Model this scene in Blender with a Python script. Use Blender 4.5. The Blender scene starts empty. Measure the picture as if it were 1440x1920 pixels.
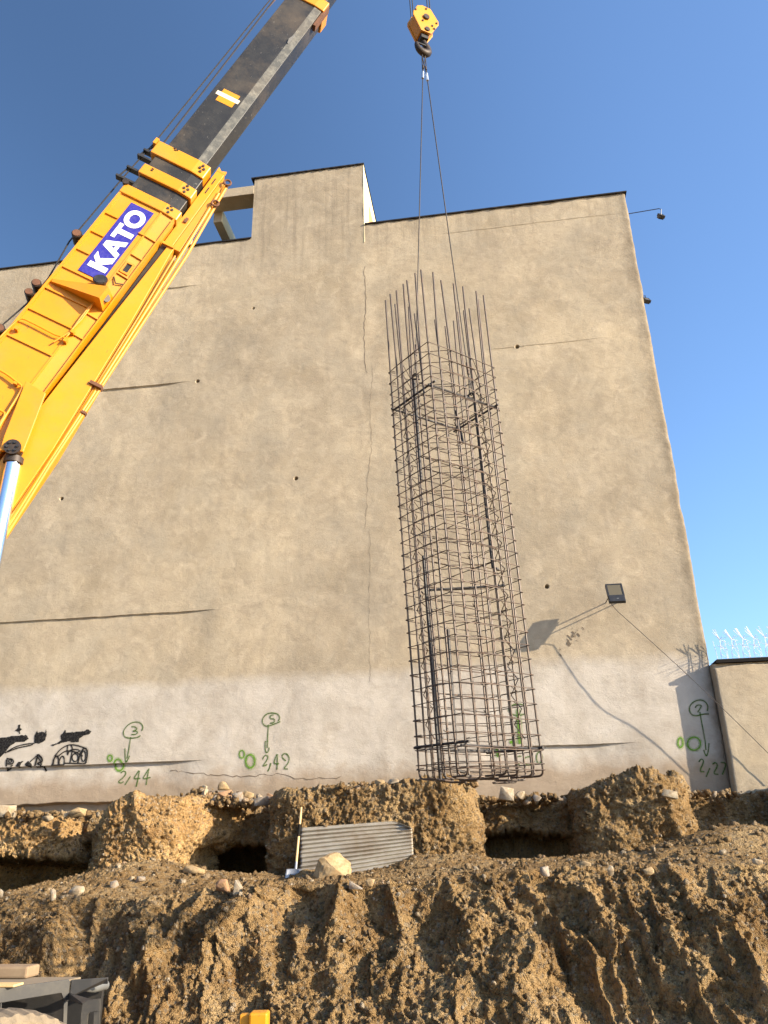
import bpy, math, random
import numpy as np
from mathutils import Matrix, Vector

random.seed(7)
RNG = np.random.default_rng(11)
sc = bpy.context.scene
col = sc.collection

# ------------------------------------------------------------------ camera
PITCH, ROLL = math.radians(23.0), math.radians(1.22)
FW = np.array([0, math.cos(PITCH), math.sin(PITCH)])
U0 = np.array([0, -math.sin(PITCH), math.cos(PITCH)])
R0 = np.array([1.0, 0, 0])
RT = R0 * math.cos(ROLL) - U0 * math.sin(ROLL)
UP = U0 * math.cos(ROLL) + R0 * math.sin(ROLL)
EYE = np.array([0, 0, 1.6])
FPX = 1500.0
cd = bpy.data.cameras.new("camera")
cam = bpy.data.objects.new("camera", cd)
col.objects.link(cam)
cd.sensor_fit = 'VERTICAL'
cd.sensor_height = 24.0
cd.lens = FPX / 1920.0 * 24.0
cd.clip_start, cd.clip_end = 0.05, 3000
cam.matrix_world = Matrix(((RT[0], UP[0], -FW[0], EYE[0]), (RT[1], UP[1], -FW[1], EYE[1]),
                           (RT[2], UP[2], -FW[2], EYE[2]), (0, 0, 0, 1)))
sc.camera = cam

# ------------------------------------------------------------------ world, sun, exposure
YAW = math.radians(8)
WD = np.array([math.cos(YAW), -math.sin(YAW), 0.0])     # along the big wall, to the right
WN = np.array([-math.sin(YAW), -math.cos(YAW), 0.0])    # out of the big wall, to the camera
W0 = np.array([0, 16.5, 0.0])
SUN_A, SUN_B = 2.75, 1.07
SUN = WD * SUN_A + WN + np.array([0, 0, SUN_B])
SUN /= np.linalg.norm(SUN)
SUN_EL = math.asin(SUN[2])
SUN_ROT = math.atan2(SUN[0], SUN[1])
world = bpy.data.worlds.new("World")
sc.world = world
world.use_nodes = True
wn = world.node_tree
sky = wn.nodes.new('ShaderNodeTexSky')
sky.sky_type = 'NISHITA'
sky.sun_disc = False
sky.sun_elevation = SUN_EL
sky.sun_rotation = SUN_ROT
sky.air_density, sky.dust_density, sky.ozone_density = 1.0, 1.2, 4.6
# the half of the sky towards the sun is the brighter half (broad aureole of a dusty evening sky)
_tc = wn.nodes.new('ShaderNodeTexCoord')
_dot = wn.nodes.new('ShaderNodeVectorMath'); _dot.operation = 'DOT_PRODUCT'
_h = math.hypot(SUN[0], SUN[1]); _dot.inputs[1].default_value = (SUN[0] / _h, SUN[1] / _h, 0)
wn.links.new(_tc.outputs['Generated'], _dot.inputs[0])
_mr = wn.nodes.new('ShaderNodeMapRange'); _mr.interpolation_type = 'SMOOTHSTEP'
for _k, _v in ((1, -0.62), (2, 0.0), (3, 0.86), (4, 1.72)): _mr.inputs[_k].default_value = _v
wn.links.new(_dot.outputs['Value'], _mr.inputs[0])
_mul = wn.nodes.new('ShaderNodeVectorMath'); _mul.operation = 'SCALE'
wn.links.new(sky.outputs[0], _mul.inputs[0]); wn.links.new(_mr.outputs[0], _mul.inputs['Scale'])
wn.links.new(_mul.outputs[0], wn.nodes['Background'].inputs[0])
wn.nodes['Background'].inputs[1].default_value = 0.10
sl = bpy.data.lights.new("sun", 'SUN')
sl.energy = 5.0
sl.angle = math.radians(0.53)
sl.color = (1.0, 0.87, 0.68)
so = bpy.data.objects.new("sun", sl)
col.objects.link(so)
so.rotation_euler = Vector(SUN).to_track_quat('Z', 'Y').to_euler()
sc.view_settings.view_transform = 'Standard'
sc.view_settings.look = 'None'
sc.view_settings.gamma = 1
sc.view_settings.use_curve_mapping = False
sc.view_settings.exposure = 1.15

# ------------------------------------------------------------------ measuring helpers
def ray(px, py):
    return FW + RT * (px - 720) / FPX + UP * (960 - py) / FPX

def hit(px, py, p0, n):
    d = ray(px, py)
    return EYE + d * (((np.asarray(p0, float) - EYE) @ n) / (d @ n))

def wl(px, py, s=0.0):
    """wall frame: (u along the wall, -s, z) of what is seen at px,py on the plane s metres before the wall"""
    h = hit(px, py, W0 + WN * s, WN)
    return np.array([(h - W0) @ WD, -s, h[2]])

WALL_M = Matrix.Translation(Vector(W0)) @ Matrix.Rotation(-YAW, 4, 'Z')
def w2w(p):
    return W0 + WD * p[0] - WN * p[1] + np.array([0, 0, p[2]])

# ------------------------------------------------------------------ numpy noise
def _h(ix, iy, iz, seed):
    h = (ix.astype(np.int64) * 374761393 + iy.astype(np.int64) * 668265263 + iz.astype(np.int64) * 2147483647 + seed * 974634777) & 0xFFFFFFFF
    h = ((h ^ (h >> 13)) * 1274126177) & 0xFFFFFFFF
    h = ((h ^ (h >> 16)) * 2246822519) & 0xFFFFFFFF
    return ((h ^ (h >> 15)) & 0xFFFFFF) / float(0x1000000)

def vn(x, y, z=None, seed=0):
    x = np.asarray(x, float); y = np.asarray(y, float)
    z = np.zeros_like(x) + 0.5 if z is None else np.asarray(z, float)
    ix, iy, iz = np.floor(x), np.floor(y), np.floor(z)
    fx, fy, fz = x - ix, y - iy, z - iz
    fx, fy, fz = [t * t * t * (t * (t * 6 - 15) + 10) for t in (fx, fy, fz)]
    r = 0
    for a in (0, 1):
        wx = fx if a else 1 - fx
        for b in (0, 1):
            wy = fy if b else 1 - fy
            for c in (0, 1):
                wz = fz if c else 1 - fz
                r = r + wx * wy * wz * _h(ix + a, iy + b, iz + c, seed)
    return r

def fbm(x, y, z=None, oct=4, seed=0, gain=0.5):
    x = np.asarray(x, float); y = np.asarray(y, float)
    z = np.zeros_like(x) if z is None else np.asarray(z, float)
    s, a, t = 0, 1.0, 0
    for k in range(oct):
        s = s + a * vn(x + 3.7 * k, y + 1.3 * k, z + 7.1 * k, seed + k)
        t += a; a *= gain
        x, y, z = (x * 1.61 + y * 1.17) , (y * 1.61 - x * 1.17), z * 2.0
    return s / t * 2 - 1

def worley(P, scale, seed=0):
    Q = P / scale
    I = np.floor(Q)
    best = np.full(len(Q), 9.0); rid = np.zeros(len(Q)); fac = np.zeros(len(Q))
    for a in (-1, 0, 1):
        for b in (-1, 0, 1):
            for c in (-1, 0, 1):
                cx, cy, cz = I[:, 0] + a, I[:, 1] + b, I[:, 2] + c
                h1 = _h(cx, cy, cz, seed); h2 = _h(cx, cy, cz, seed + 17); h3 = _h(cx, cy, cz, seed + 31)
                ex, ey, ez = cx + h1 - Q[:, 0], cy + h2 - Q[:, 1], cz + h3 - Q[:, 2]
                dd = ex * ex + ey * ey + ez * ez
                m = dd < best
                best = np.where(m, dd, best); rid = np.where(m, (h2 * 7.3 + h3 * 5.1) % 1.0, rid)
                fac = np.where(m, ex * (((h1 * 37.7) % 1.0) - 0.5) + ey * (((h2 * 53.3) % 1.0) - 0.5) + ez * (((h3 * 71.9) % 1.0) - 0.5), fac)
    return np.sqrt(best), rid, fac

def sstep(a, b, x):
    t = np.clip((x - a) / (b - a), 0, 1)
    return t * t * (3 - 2 * t)

# ------------------------------------------------------------------ object helpers
def link(o):
    col.objects.link(o); return o

def tag(o, label=None, cat=None, group=None, kind=None):
    if label: o['label'] = label
    if cat: o['category'] = cat
    if group: o['group'] = group
    if kind: o['kind'] = kind
    return o

def empty(name, loc=(0, 0, 0), mw=None):
    o = link(bpy.data.objects.new(name, None))
    o.empty_display_size = 0.2
    o.matrix_world = mw if mw is not None else Matrix.Translation(Vector(loc))
    return o

def mesh_obj(name, verts, faces, mat, parent=None, smooth=False, mw=None):
    me = bpy.data.meshes.new(name)
    verts = np.asarray(verts, dtype=np.float32)
    if isinstance(faces, np.ndarray):
        nv, nf, k = len(verts), len(faces), faces.shape[1]
        me.vertices.add(nv); me.vertices.foreach_set('co', verts.ravel())
        me.loops.add(nf * k); me.loops.foreach_set('vertex_index', faces.astype(np.int32).ravel())
        me.polygons.add(nf)
        me.polygons.foreach_set('loop_start', np.arange(0, nf * k, k, dtype=np.int32))
        me.update(calc_edges=True)
    else:
        me.from_pydata([tuple(map(float, v)) for v in verts], [], faces); me.update()
    if smooth:
        me.polygons.foreach_set('use_smooth', np.ones(len(me.polygons), dtype=bool))
    if mat is not None: me.materials.append(mat)
    o = link(bpy.data.objects.new(name, me))
    if parent is not None:
        o.parent = parent
        # mesh coordinates are world coordinates unless the parent carries the frame
        if mw is None:
            chain = parent
            o.matrix_parent_inverse = chain_world(parent).inverted()
        else:
            o.matrix_parent_inverse = chain_world(parent).inverted() @ mw
    elif mw is not None:
        o.matrix_world = mw
    return o

_CW = {}
def chain_world(o):
    m = o.matrix_parent_inverse @ o.matrix_basis if o.parent else o.matrix_basis
    return chain_world(o.parent) @ m if o.parent else m.copy()

class MB:
    def __init__(s): s.v = []; s.f = []
    def add(s, vs, fs):
        n = len(s.v); s.v += [np.asarray(v, float) for v in vs]; s.f += [[i + n for i in f] for f in fs]; return s
    def box(s, lo, hi, b=0.0):
        x0, y0, z0 = lo; x1, y1, z1 = hi
        vs = [(x0, y0, z0), (x1, y0, z0), (x1, y1, z0), (x0, y1, z0), (x0, y0, z1), (x1, y0, z1), (x1, y1, z1), (x0, y1, z1)]
        return s.add(vs, [[3, 2, 1, 0], [4, 5, 6, 7], [0, 1, 5, 4], [1, 2, 6, 5], [2, 3, 7, 6], [3, 0, 4, 7]])
    def prism(s, poly, f0, f1):
        """poly: list of 2D points, f0/f1 map a 2D point to the near / far 3D point"""
        n = len(poly); vs = [f0(p) for p in poly] + [f1(p) for p in poly]
        fs = [list(range(n)), list(range(2 * n - 1, n - 1, -1))]
        for i in range(n): fs.append([i, n + i, n + (i + 1) % n, (i + 1) % n][::-1])
        return s.add(vs, fs)
    def loft(s, rings, cap=True):
        n = len(rings[0]); vs = [p for r in rings for p in r]; fs = []
        for k in range(len(rings) - 1):
            for i in range(n):
                j = (i + 1) % n
                fs.append([k * n + i, k * n + j, (k + 1) * n + j, (k + 1) * n + i])
        if cap: fs += [list(range(n))[::-1], [(len(rings) - 1) * n + i for i in range(n)]]
        return s.add(vs, fs)
    def tube(s, path, r, n=6, cap=True):
        path = [np.asarray(p, float) for p in path]
        rings = []; prev = None
        for i, p in enumerate(path):
            t = path[min(i + 1, len(path) - 1)] - path[max(i - 1, 0)]
            t = t / (np.linalg.norm(t) + 1e-12)
            if prev is None:
                a = np.array([0, 0, 1.0]) if abs(t[2]) < 0.9 else np.array([1.0, 0, 0])
                prev = np.cross(t, a)
            prev = prev - t * (prev @ t); prev /= np.linalg.norm(prev) + 1e-12
            q = np.cross(t, prev)
            rr = r[i] if isinstance(r, (list, tuple)) else r
            rings.append([p + (prev * math.cos(2 * math.pi * k / n) + q * math.sin(2 * math.pi * k / n)) * rr for k in range(n)])
        return s.loft(rings, cap)
    def disc(s, c, ax, r, h, n=16):
        c = np.asarray(c, float); ax = np.asarray(ax, float) / np.linalg.norm(ax)
        return s.tube([c - ax * h / 2, c + ax * h / 2], r, n)
    def xf(s, fn):
        s.v = [fn(v) for v in s.v]; return s
    def build(s, name, mat, parent=None, smooth=False, mw=None, bevel=0):
        o = mesh_obj(name, s.v, s.f, mat, parent, smooth, mw)
        import bmesh
        bm = bmesh.new(); bm.from_mesh(o.data); bmesh.ops.recalc_face_normals(bm, faces=bm.faces); bm.to_mesh(o.data); bm.free()
        if bevel:
            m = o.modifiers.new('bevel', 'BEVEL'); m.width = bevel; m.segments = 2; m.limit_method = 'ANGLE'
        if smooth:
            o.data.polygons.foreach_set('use_smooth', np.ones(len(o.data.polygons), dtype=bool))
            try: o.data.set_sharp_from_angle(angle=math.radians(40))
            except Exception: pass
        return o

def grid_faces(r, c, wrap=False):
    i = np.arange(r - 1)[:, None] * c
    j = np.arange(c if wrap else c - 1)[None, :]
    jn = (j + 1) % c
    return np.stack([i + j, i + jn, i + c + jn, i + c + j], -1).reshape(-1, 4)

def grid_normals(P, wrap=False):
    if wrap:
        du = np.roll(P, -1, 1) - np.roll(P, 1, 1)
    else:
        du = np.gradient(P, axis=1)
    dv = np.gradient(P, axis=0)
    n = np.cross(du, dv)
    return n / (np.linalg.norm(n, axis=-1, keepdims=True) + 1e-9)

# ------------------------------------------------------------------ materials
MAT = {}
def nodemat(name):
    m = bpy.data.materials.new(name); m.use_nodes = True
    nt = m.node_tree
    return m, nt, nt.nodes['Principled BSDF']

class NT:
    def __init__(s, nt, scale_from='Object'):
        s.nt = nt; s.tc = nt.nodes.new('ShaderNodeTexCoord').outputs[scale_from]
    def map(s, scale=(1, 1, 1), rot=(0, 0, 0)):
        m = s.nt.nodes.new('ShaderNodeMapping'); m.inputs['Scale'].default_value = scale; m.inputs['Rotation'].default_value = rot
        s.nt.links.new(s.tc, m.inputs[0]); return m.outputs[0]
    def noise(s, scale, detail=4, rough=0.55, vec=None, dist=0.0):
        n = s.nt.nodes.new('ShaderNodeTexNoise'); n.inputs['Scale'].default_value = scale
        n.inputs['Detail'].default_value = detail; n.inputs['Roughness'].default_value = rough; n.inputs['Distortion'].default_value = dist
        s.nt.links.new(vec if vec is not None else s.tc, n.inputs['Vector']); return n.outputs['Fac']
    def voro(s, scale, out='Distance', vec=None):
        n = s.nt.nodes.new('ShaderNodeTexVoronoi'); n.inputs['Scale'].default_value = scale
        s.nt.links.new(vec if vec is not None else s.tc, n.inputs['Vector']); return n.outputs[out]
    def ramp(s, fac, stops):
        r = s.nt.nodes.new('ShaderNodeValToRGB'); e = r.color_ramp.elements
        while len(e) < len(stops): e.new(0.5)
        for k, (p, c) in enumerate(stops):
            e[k].position = p; e[k].color = (c, c, c, 1) if not isinstance(c, tuple) else (*c, 1)
        s.nt.links.new(fac, r.inputs[0]); return r.outputs[0]
    def mix(s, fac, a, b, mode='MIX'):
        m = s.nt.nodes.new('ShaderNodeMix'); m.data_type = 'RGBA'; m.blend_type = mode
        for v, i in ((fac, 0), (a, 6), (b, 7)):
            if isinstance(v, (int, float)): m.inputs[i].default_value = v
            elif isinstance(v, tuple): m.inputs[i].default_value = (*v, 1)
            else: s.nt.links.new(v, m.inputs[i])
        return m.outputs[2]
    def math(s, op, a, b=0.0, clamp=False):
        m = s.nt.nodes.new('ShaderNodeMath'); m.operation = op; m.use_clamp = clamp
        for v, i in ((a, 0), (b, 1)):
            if isinstance(v, (int, float)): m.inputs[i].default_value = v
            else: s.nt.links.new(v, m.inputs[i])
        return m.outputs[0]
    def sep(s, axis):
        n = s.nt.nodes.new('ShaderNodeSeparateXYZ'); s.nt.links.new(s.tc, n.inputs[0]); return n.outputs[axis]
    def bump(s, h, strength, dist, bsdf):
        b = s.nt.nodes.new('ShaderNodeBump'); b.inputs['Strength'].default_value = strength; b.inputs['Distance'].default_value = dist
        s.nt.links.new(h, b.inputs['Height']); s.nt.links.new(b.outputs[0], bsdf.inputs['Normal']); return b
    def out(s, c, bsdf, sock='Base Color'):
        s.nt.links.new(c, bsdf.inputs[sock])

def m_plain(name, c, rough=0.6, metal=0.0, grime=0.0, gcol=(0.06, 0.05, 0.04), gscale=9.0, bump=0.0, spec=0.5, chips=None):
    m, nt, b = nodemat(name); t = NT(nt)
    n = t.noise(gscale, 6, 0.65)
    f = t.ramp(n, [(0.45, 0.0), (0.75, 1.0)])
    g = t.math('MULTIPLY', f, grime)
    vary = t.mix(t.noise(gscale * 0.3, 3), tuple(x * 0.9 for x in c), tuple(min(1, x * 1.08) for x in c))
    vary = t.mix(g, vary, gcol)
    if chips:
        ch = t.ramp(t.noise(13, 6, 0.8, dist=0.4), [(0.665, 0.0), (0.69, 1.0)])
        sc_ = t.ramp(t.noise(1.0, 5, 0.75, t.map((60, 9, 14), (0.4, 0.9, 0.2))), [(0.66, 0.0), (0.69, 0.7)])
        dust = t.ramp(t.noise(1.2, 6, 0.7), [(0.45, 0.0), (0.75, 0.25)])
        vary = t.mix(dust, vary, (0.30, 0.22, 0.13))
        vary = t.mix(t.math('MAXIMUM', ch, sc_), vary, chips)
    t.out(vary, b)
    b.inputs['Metallic'].default_value = metal
    b.inputs['Specular IOR Level'].default_value = spec
    r = t.math('ADD', t.math('MULTIPLY', n, 0.25), rough - 0.12, True)
    t.out(r, b, 'Roughness')
    if bump: t.bump(t.noise(gscale * 6, 4), bump, 0.004, b)
    MAT[name] = m; return m

def m_plaster(name, band=True):
    m, nt, b = nodemat(name); t = NT(nt)
    base = t.ramp(t.noise(0.55, 6, 0.62, dist=0.6), [(0.28, (0.30, 0.243, 0.167)), (0.5, (0.375, 0.306, 0.215)), (0.72, (0.445, 0.368, 0.262))])
    trowel = t.noise(1.0, 7, 0.7, t.map((2.4, 1, 2.6)), 1.6)
    base = t.mix(t.ramp(trowel, [(0.33, 0.55), (0.54, 0.0)]), base, (0.285, 0.232, 0.17))
    base = t.mix(t.ramp(t.noise(2.6, 6, 0.65, dist=1.0), [(0.48, 0.0), (0.72, 0.5)]), base, (0.52, 0.43, 0.315))
    grey = t.ramp(t.noise(0.9, 5, 0.6), [(0.45, 0.0), (0.7, 0.55)])
    base = t.mix(grey, base, (0.34, 0.295, 0.225))
    big = t.ramp(t.noise(0.22, 5, 0.6, dist=0.8), [(0.3, (0.86, 0.86, 0.86)), (0.5, (1.0, 0.99, 0.97)), (0.7, (1.10, 1.08, 1.03))])
    base = t.mix(1.0, base, big, 'MULTIPLY')
    drip = t.ramp(t.noise(1.0, 6, 0.65, t.map((3.2, 1, 0.35))), [(0.55, 0.0), (0.72, 0.28)])
    base = t.mix(drip, base, (0.235, 0.19, 0.14))
    # fine speckle and pocks
    sp = t.ramp(t.noise(22, 5, 0.75), [(0.27, 0.75), (0.37, 0.0)])
    base = t.mix(sp, base, (0.13, 0.10, 0.075))
    if band:
        z = t.sep('Z')
        wob = t.math('MULTIPLY', t.noise(0.9, 5, 0.6), 0.5)
        edge = t.math('ADD', z, wob)
        f = t.ramp(t.math('MULTIPLY', edge, 0.1), [(0.514, 1.0), (0.540, 0.0)])
        white = t.ramp(t.noise(1.3, 6, 0.65, dist=0.5), [(0.3, (0.37, 0.32, 0.26)), (0.55, (0.48, 0.425, 0.355)), (0.8, (0.56, 0.51, 0.44))])
        white = t.mix(t.math('MULTIPLY', sp, 0.6), white, (0.2, 0.16, 0.12))
        worn = t.ramp(t.noise(1.1, 7, 0.7), [(0.55, 0.92), (0.75, 0.5)])
        base = t.mix(t.math('MULTIPLY', f, worn), base, white)
        low = t.ramp(t.math('ADD', t.math('MULTIPLY', z, 0.1), t.math('MULTIPLY', t.noise(1.6, 5, 0.6), 0.09)), [(0.335, 0.8), (0.37, 0.0)])
        base = t.mix(low, base, t.mix(t.noise(3, 5), (0.20, 0.135, 0.08), (0.36, 0.27, 0.18)))
        # damp staining along the right-hand edge
        x = t.sep('X')
        ed = t.ramp(t.math('ADD', t.math('MULTIPLY', x, 0.1), t.math('MULTIPLY', t.noise(2.2, 6, 0.7), 0.07)), [(0.645, 0.0), (0.675, 0.75)])
        base = t.mix(ed, base, (0.14, 0.11, 0.075))
        # grime under the coping
        run = t.ramp(t.noise(1.0, 5, 0.7, t.map((5.5, 1, 0.22))), [(0.50, 0.0), (0.66, 1.0)])
        tp = t.math('MULTIPLY', t.math('MULTIPLY', run, t.ramp(t.math('MULTIPLY', z, 0.05), [(0.755, 0.0), (0.846, 1.0)])), 0.42)
        base = t.mix(tp, base, (0.16, 0.125, 0.09))
    t.out(base, b)
    b.inputs['Roughness'].default_value = 0.95
    b.inputs['Specular IOR Level'].default_value = 0.15
    h1 = t.noise(9.0, 9, 0.78, t.map((1.0, 1.0, 1.3)), 0.3)
    h2 = t.noise(60, 5, 0.8)
    h = t.math('ADD', h1, t.math('MULTIPLY', h2, 0.22))
    t.bump(h, 0.6, 0.020, b)
    MAT[name] = m; return m

def m_dirt(name, tint=(1, 1, 1), island=False):
    m, nt, b = nodemat(name); t = NT(nt)
    c1 = t.ramp(t.noise(1.3, 7, 0.65, dist=0.4), [(0.3, (0.155, 0.090, 0.036)), (0.5, (0.325, 0.208, 0.092)), (0.72, (0.49, 0.345, 0.175))])
    c1 = t.mix(t.ramp(t.noise(3.5, 5, 0.6), [(0.5, 0.0), (0.72, 0.6)]), c1, (0.22, 0.117, 0.043))
    cell = t.voro(26, 'Color')
    bw = nt.nodes.new('ShaderNodeSeparateColor'); nt.links.new(cell, bw.inputs[0])
    st = t.ramp(bw.outputs[0], [(0.80, 0.0), (0.86, 0.8)])
    c1 = t.mix(st, c1, t.mix(bw.outputs[1], (0.32, 0.25, 0.16), (0.17, 0.125, 0.082)))
    c1 = t.mix(t.ramp(t.noise(26, 5, 0.75), [(0.32, 0.8), (0.50, 0.0)]), c1, (0.05, 0.028, 0.012))
    if island:
        g = nt.nodes.new('ShaderNodeNewGeometry')
        rc = t.ramp(g.outputs['Random Per Island'], [(0.0, (0.10, 0.06, 0.028)), (0.5, (0.21, 0.135, 0.064)), (0.85, (0.28, 0.20, 0.115)), (0.97, (0.42, 0.36, 0.27)), (1.0, (0.30, 0.17, 0.09))])
        c1 = t.mix(0.75, c1, rc)
    c1 = t.mix(1.0, c1, tuple(tint), 'MULTIPLY')
    t.out(c1, b)
    b.inputs['Roughness'].default_value = 1.0
    b.inputs['Specular IOR Level'].default_value = 0.1
    h = t.math('ADD', t.noise(24, 8, 0.72), t.math('MULTIPLY', t.voro(60), -0.5))
    t.bump(h, 1.0, 0.05, b)
    MAT[name] = m; return m

def m_rock(name, c, dark):
    m, nt, b = nodemat(name); t = NT(nt)
    k = t.ramp(t.noise(7, 7, 0.65), [(0.3, dark), (0.6, c)])
    k = t.mix(t.ramp(t.noise(9.0, 6, 0.7), [(0.40, 0.0), (0.66, 0.8)]), k, (0.24, 0.15, 0.068))
    t.out(k, b); b.inputs['Roughness'].default_value = 0.95; b.inputs['Specular IOR Level'].default_value = 0.15
    t.bump(t.noise(30, 7, 0.7), 0.7, 0.015, b); MAT[name] = m; return m

m_plaster('plaster')
m_plaster('plaster_neighbour', False)
m_dirt('dirt'); m_dirt('dirt_pale', (1.5, 1.46, 1.40)); m_dirt('gravel', (1, 1, 1), True); m_dirt('rubble', (1.15, 1.15, 1.15), True)
m_rock('rock_pale', (0.41, 0.355, 0.265), (0.30, 0.25, 0.18))
m_rock('rock_tan', (0.46, 0.34, 0.19), (0.27, 0.18, 0.09))
m_rock('rock_grey', (0.34, 0.31, 0.27), (0.16, 0.14, 0.12))
m_rock('rock_brick', (0.42, 0.24, 0.14), (0.25, 0.14, 0.08))
m_plain('flashing', (0.022, 0.02, 0.02), 0.9, 0, 0.3, (0.10, 0.085, 0.07), spec=0.12)
m_plain('cream', (0.78, 0.68, 0.42), 0.85, 0, 0.15, (0.4, 0.32, 0.2))
m_plain('orange_brick', (0.55, 0.25, 0.10), 0.9, 0, 0.3, (0.3, 0.15, 0.08), 14)
m_plain('yellow', (0.62, 0.243, 0.003), 0.42, 0, 0.16, (0.26, 0.11, 0.02), 7, chips=(0.14, 0.075, 0.03))
m_plain('yellow_jib', (0.63, 0.255, 0.003), 0.45, 0, 0.18, (0.30, 0.13, 0.02), 5, chips=(0.16, 0.085, 0.03))
m_plain('yellow_pale', (0.58, 0.24, 0.012), 0.5, 0, 0.35, (0.30, 0.14, 0.05), 16)
m_plain('boom_dark', (0.022, 0.021, 0.019), 0.45, 0, 0.30, (0.06, 0.056, 0.048), 6, 0, 0.35, chips=(0.30, 0.28, 0.24))
m_plain('boom_worn', (0.055, 0.054, 0.046), 0.6, 0, 0.9, (0.19, 0.18, 0.15), 9, chips=(0.32, 0.30, 0.26))
m_plain('black_steel', (0.018, 0.017, 0.016), 0.5, 0, 0.35, (0.08, 0.065, 0.05), 10)
m_plain('dark_greasy', (0.035, 0.026, 0.02), 0.55, 0.3, 0.5, (0.09, 0.05, 0.03), 20)
m_plain('rust', (0.14, 0.06, 0.03), 0.9, 0.0, 0.5, (0.05, 0.03, 0.02), 18)
m_plain('sign_blue', (0.028, 0.022, 0.24), 0.35, 0, 0.12, (0.3, 0.3, 0.45), 25)
m_plain('white', (0.80, 0.79, 0.74), 0.5, 0, 0.08, (0.5, 0.45, 0.4), 10)
m_plain('cream_white', (0.82, 0.74, 0.50), 0.55, 0, 0.1)
m_plain('chrome', (0.80, 0.82, 0.86), 0.22, 1.0, 0.05, (0.5, 0.5, 0.5), 4)
m_plain('wire_rope', (0.05, 0.046, 0.042), 0.5, 0.6, 0.4, (0.14, 0.10, 0.07), 40)
m_plain('wire_dark', (0.022, 0.02, 0.024), 0.55, 0.2, 0.3, (0.08, 0.06, 0.05), 40)
m_plain('sling', (0.045, 0.038, 0.033), 0.5, 0.6, 0.4, (0.05, 0.04, 0.03), 40)
m_plain('ferrule', (0.72, 0.72, 0.70), 0.35, 0.9, 0.1)
m_plain('rebar', (0.072, 0.055, 0.043), 0.5, 0.35, 0.6, (0.14, 0.075, 0.04), 14)
m_plain('rebar_tie', (0.078, 0.057, 0.043), 0.55, 0.3, 0.7, (0.17, 0.09, 0.045), 14)
m_plain('rebar_heavy', (0.030, 0.027, 0.026), 0.55, 0.3, 0.4, (0.09, 0.06, 0.04), 10)
m_plain('spike_white', (0.85, 0.82, 0.80), 0.45, 0.0, 0.1, (0.5, 0.3, 0.25), 30)
m_plain('lamp_black', (0.016, 0.016, 0.017), 0.45, 0, 0.15, (0.1, 0.09, 0.08))
m_plain('lamp_reflector', (0.20, 0.16, 0.085), 0.35, 0.2, 0.1)
m_plain('cable', (0.03, 0.02, 0.018), 0.6)
m_plain('green_paint', (0.05, 0.105, 0.014), 0.9, 0, 0.6, (0.14, 0.2, 0.05), 10)
m_plain('green_bright', (0.115, 0.24, 0.022), 0.9, 0, 0.6, (0.2, 0.3, 0.06), 10)
m_plain('black_paint', (0.014, 0.013, 0.013), 0.75, 0, 0.25, (0.05, 0.045, 0.04), 8)
m_plain('crack_dark', (0.15, 0.112, 0.075), 1.0)
m_plain('galvanized', (0.42, 0.38, 0.31), 0.48, 0.3, 0.85, (0.22, 0.155, 0.09), 2.6, 0.2)
m_plain('handle_wood', (0.62, 0.42, 0.19), 0.6, 0, 0.3, (0.4, 0.25, 0.1), 20)
m_plain('tape', (0.018, 0.016, 0.014), 0.95, spec=0.08)
m_plain('blade', (0.30, 0.31, 0.33), 0.45, 0.6, 0.25, (0.3, 0.25, 0.2))
m_plain('deck_steel', (0.036, 0.033, 0.029), 0.6, 0.1, 0.6, (0.11, 0.095, 0.07), 7)
m_plain('deck_top', (0.22, 0.17, 0.11), 0.9, 0, 0.5, (0.18, 0.13, 0.08), 9)
m_plain('timber', (0.24, 0.16, 0.09), 0.85, 0, 0.5, (0.34, 0.25, 0.15), 12)
m_plain('timber_fresh', (0.62, 0.42, 0.18), 0.8, 0, 0.2, (0.4, 0.25, 0.1), 12)
m_plain('reflector_orange', (0.85, 0.30, 0.01), 0.3, 0, 0.15)
m_plain('tank_grey', (0.16, 0.16, 0.15), 0.5, 0.2, 0.4)
m_plain('tyre', (0.23, 0.175, 0.11), 0.95, 0, 0.7, (0.1, 0.075, 0.05), 16, 0.6)

# sprayed paint thins out over the rough plaster; a faint mist of overspray lies beside every stroke
def m_spray(name, c, lo, hi, scale=22):
    m, nt, b = nodemat(name); t = NT(nt)
    t.out(t.mix(t.noise(6, 4), tuple(x * 0.8 for x in c), tuple(min(1, x * 1.25) for x in c)), b)
    b.inputs['Roughness'].default_value = 0.9; b.inputs['Specular IOR Level'].default_value = 0.15
    t.out(t.ramp(t.noise(scale, 5, 0.75), [(0.34, lo), (0.58, hi)]), b, 'Alpha')
    MAT[name] = m
m_spray('green_paint', (0.055, 0.11, 0.016), 0.45, 0.95); m_spray('green_bright', (0.12, 0.25, 0.025), 0.45, 0.9); m_spray('black_paint', (0.014, 0.013, 0.013), 0.7, 1.0)
m_spray('green_paint_mist', (0.12, 0.20, 0.05), 0.02, 0.20, 40); m_spray('green_bright_mist', (0.18, 0.32, 0.06), 0.05, 0.32, 40); m_spray('black_paint_mist', (0.03, 0.03, 0.03), 0.02, 0.22, 40)
# a foil-thin glass pane for the floodlights
gm, gnt, gb = nodemat('lamp_glass')
gb.inputs['Base Color'].default_value = (0.16, 0.135, 0.085, 1); gb.inputs['Roughness'].default_value = 0.3; gb.inputs['Specular IOR Level'].default_value = 0.3
gb.inputs['Transmission Weight'].default_value = 0.35; MAT['lamp_glass'] = gm

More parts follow.
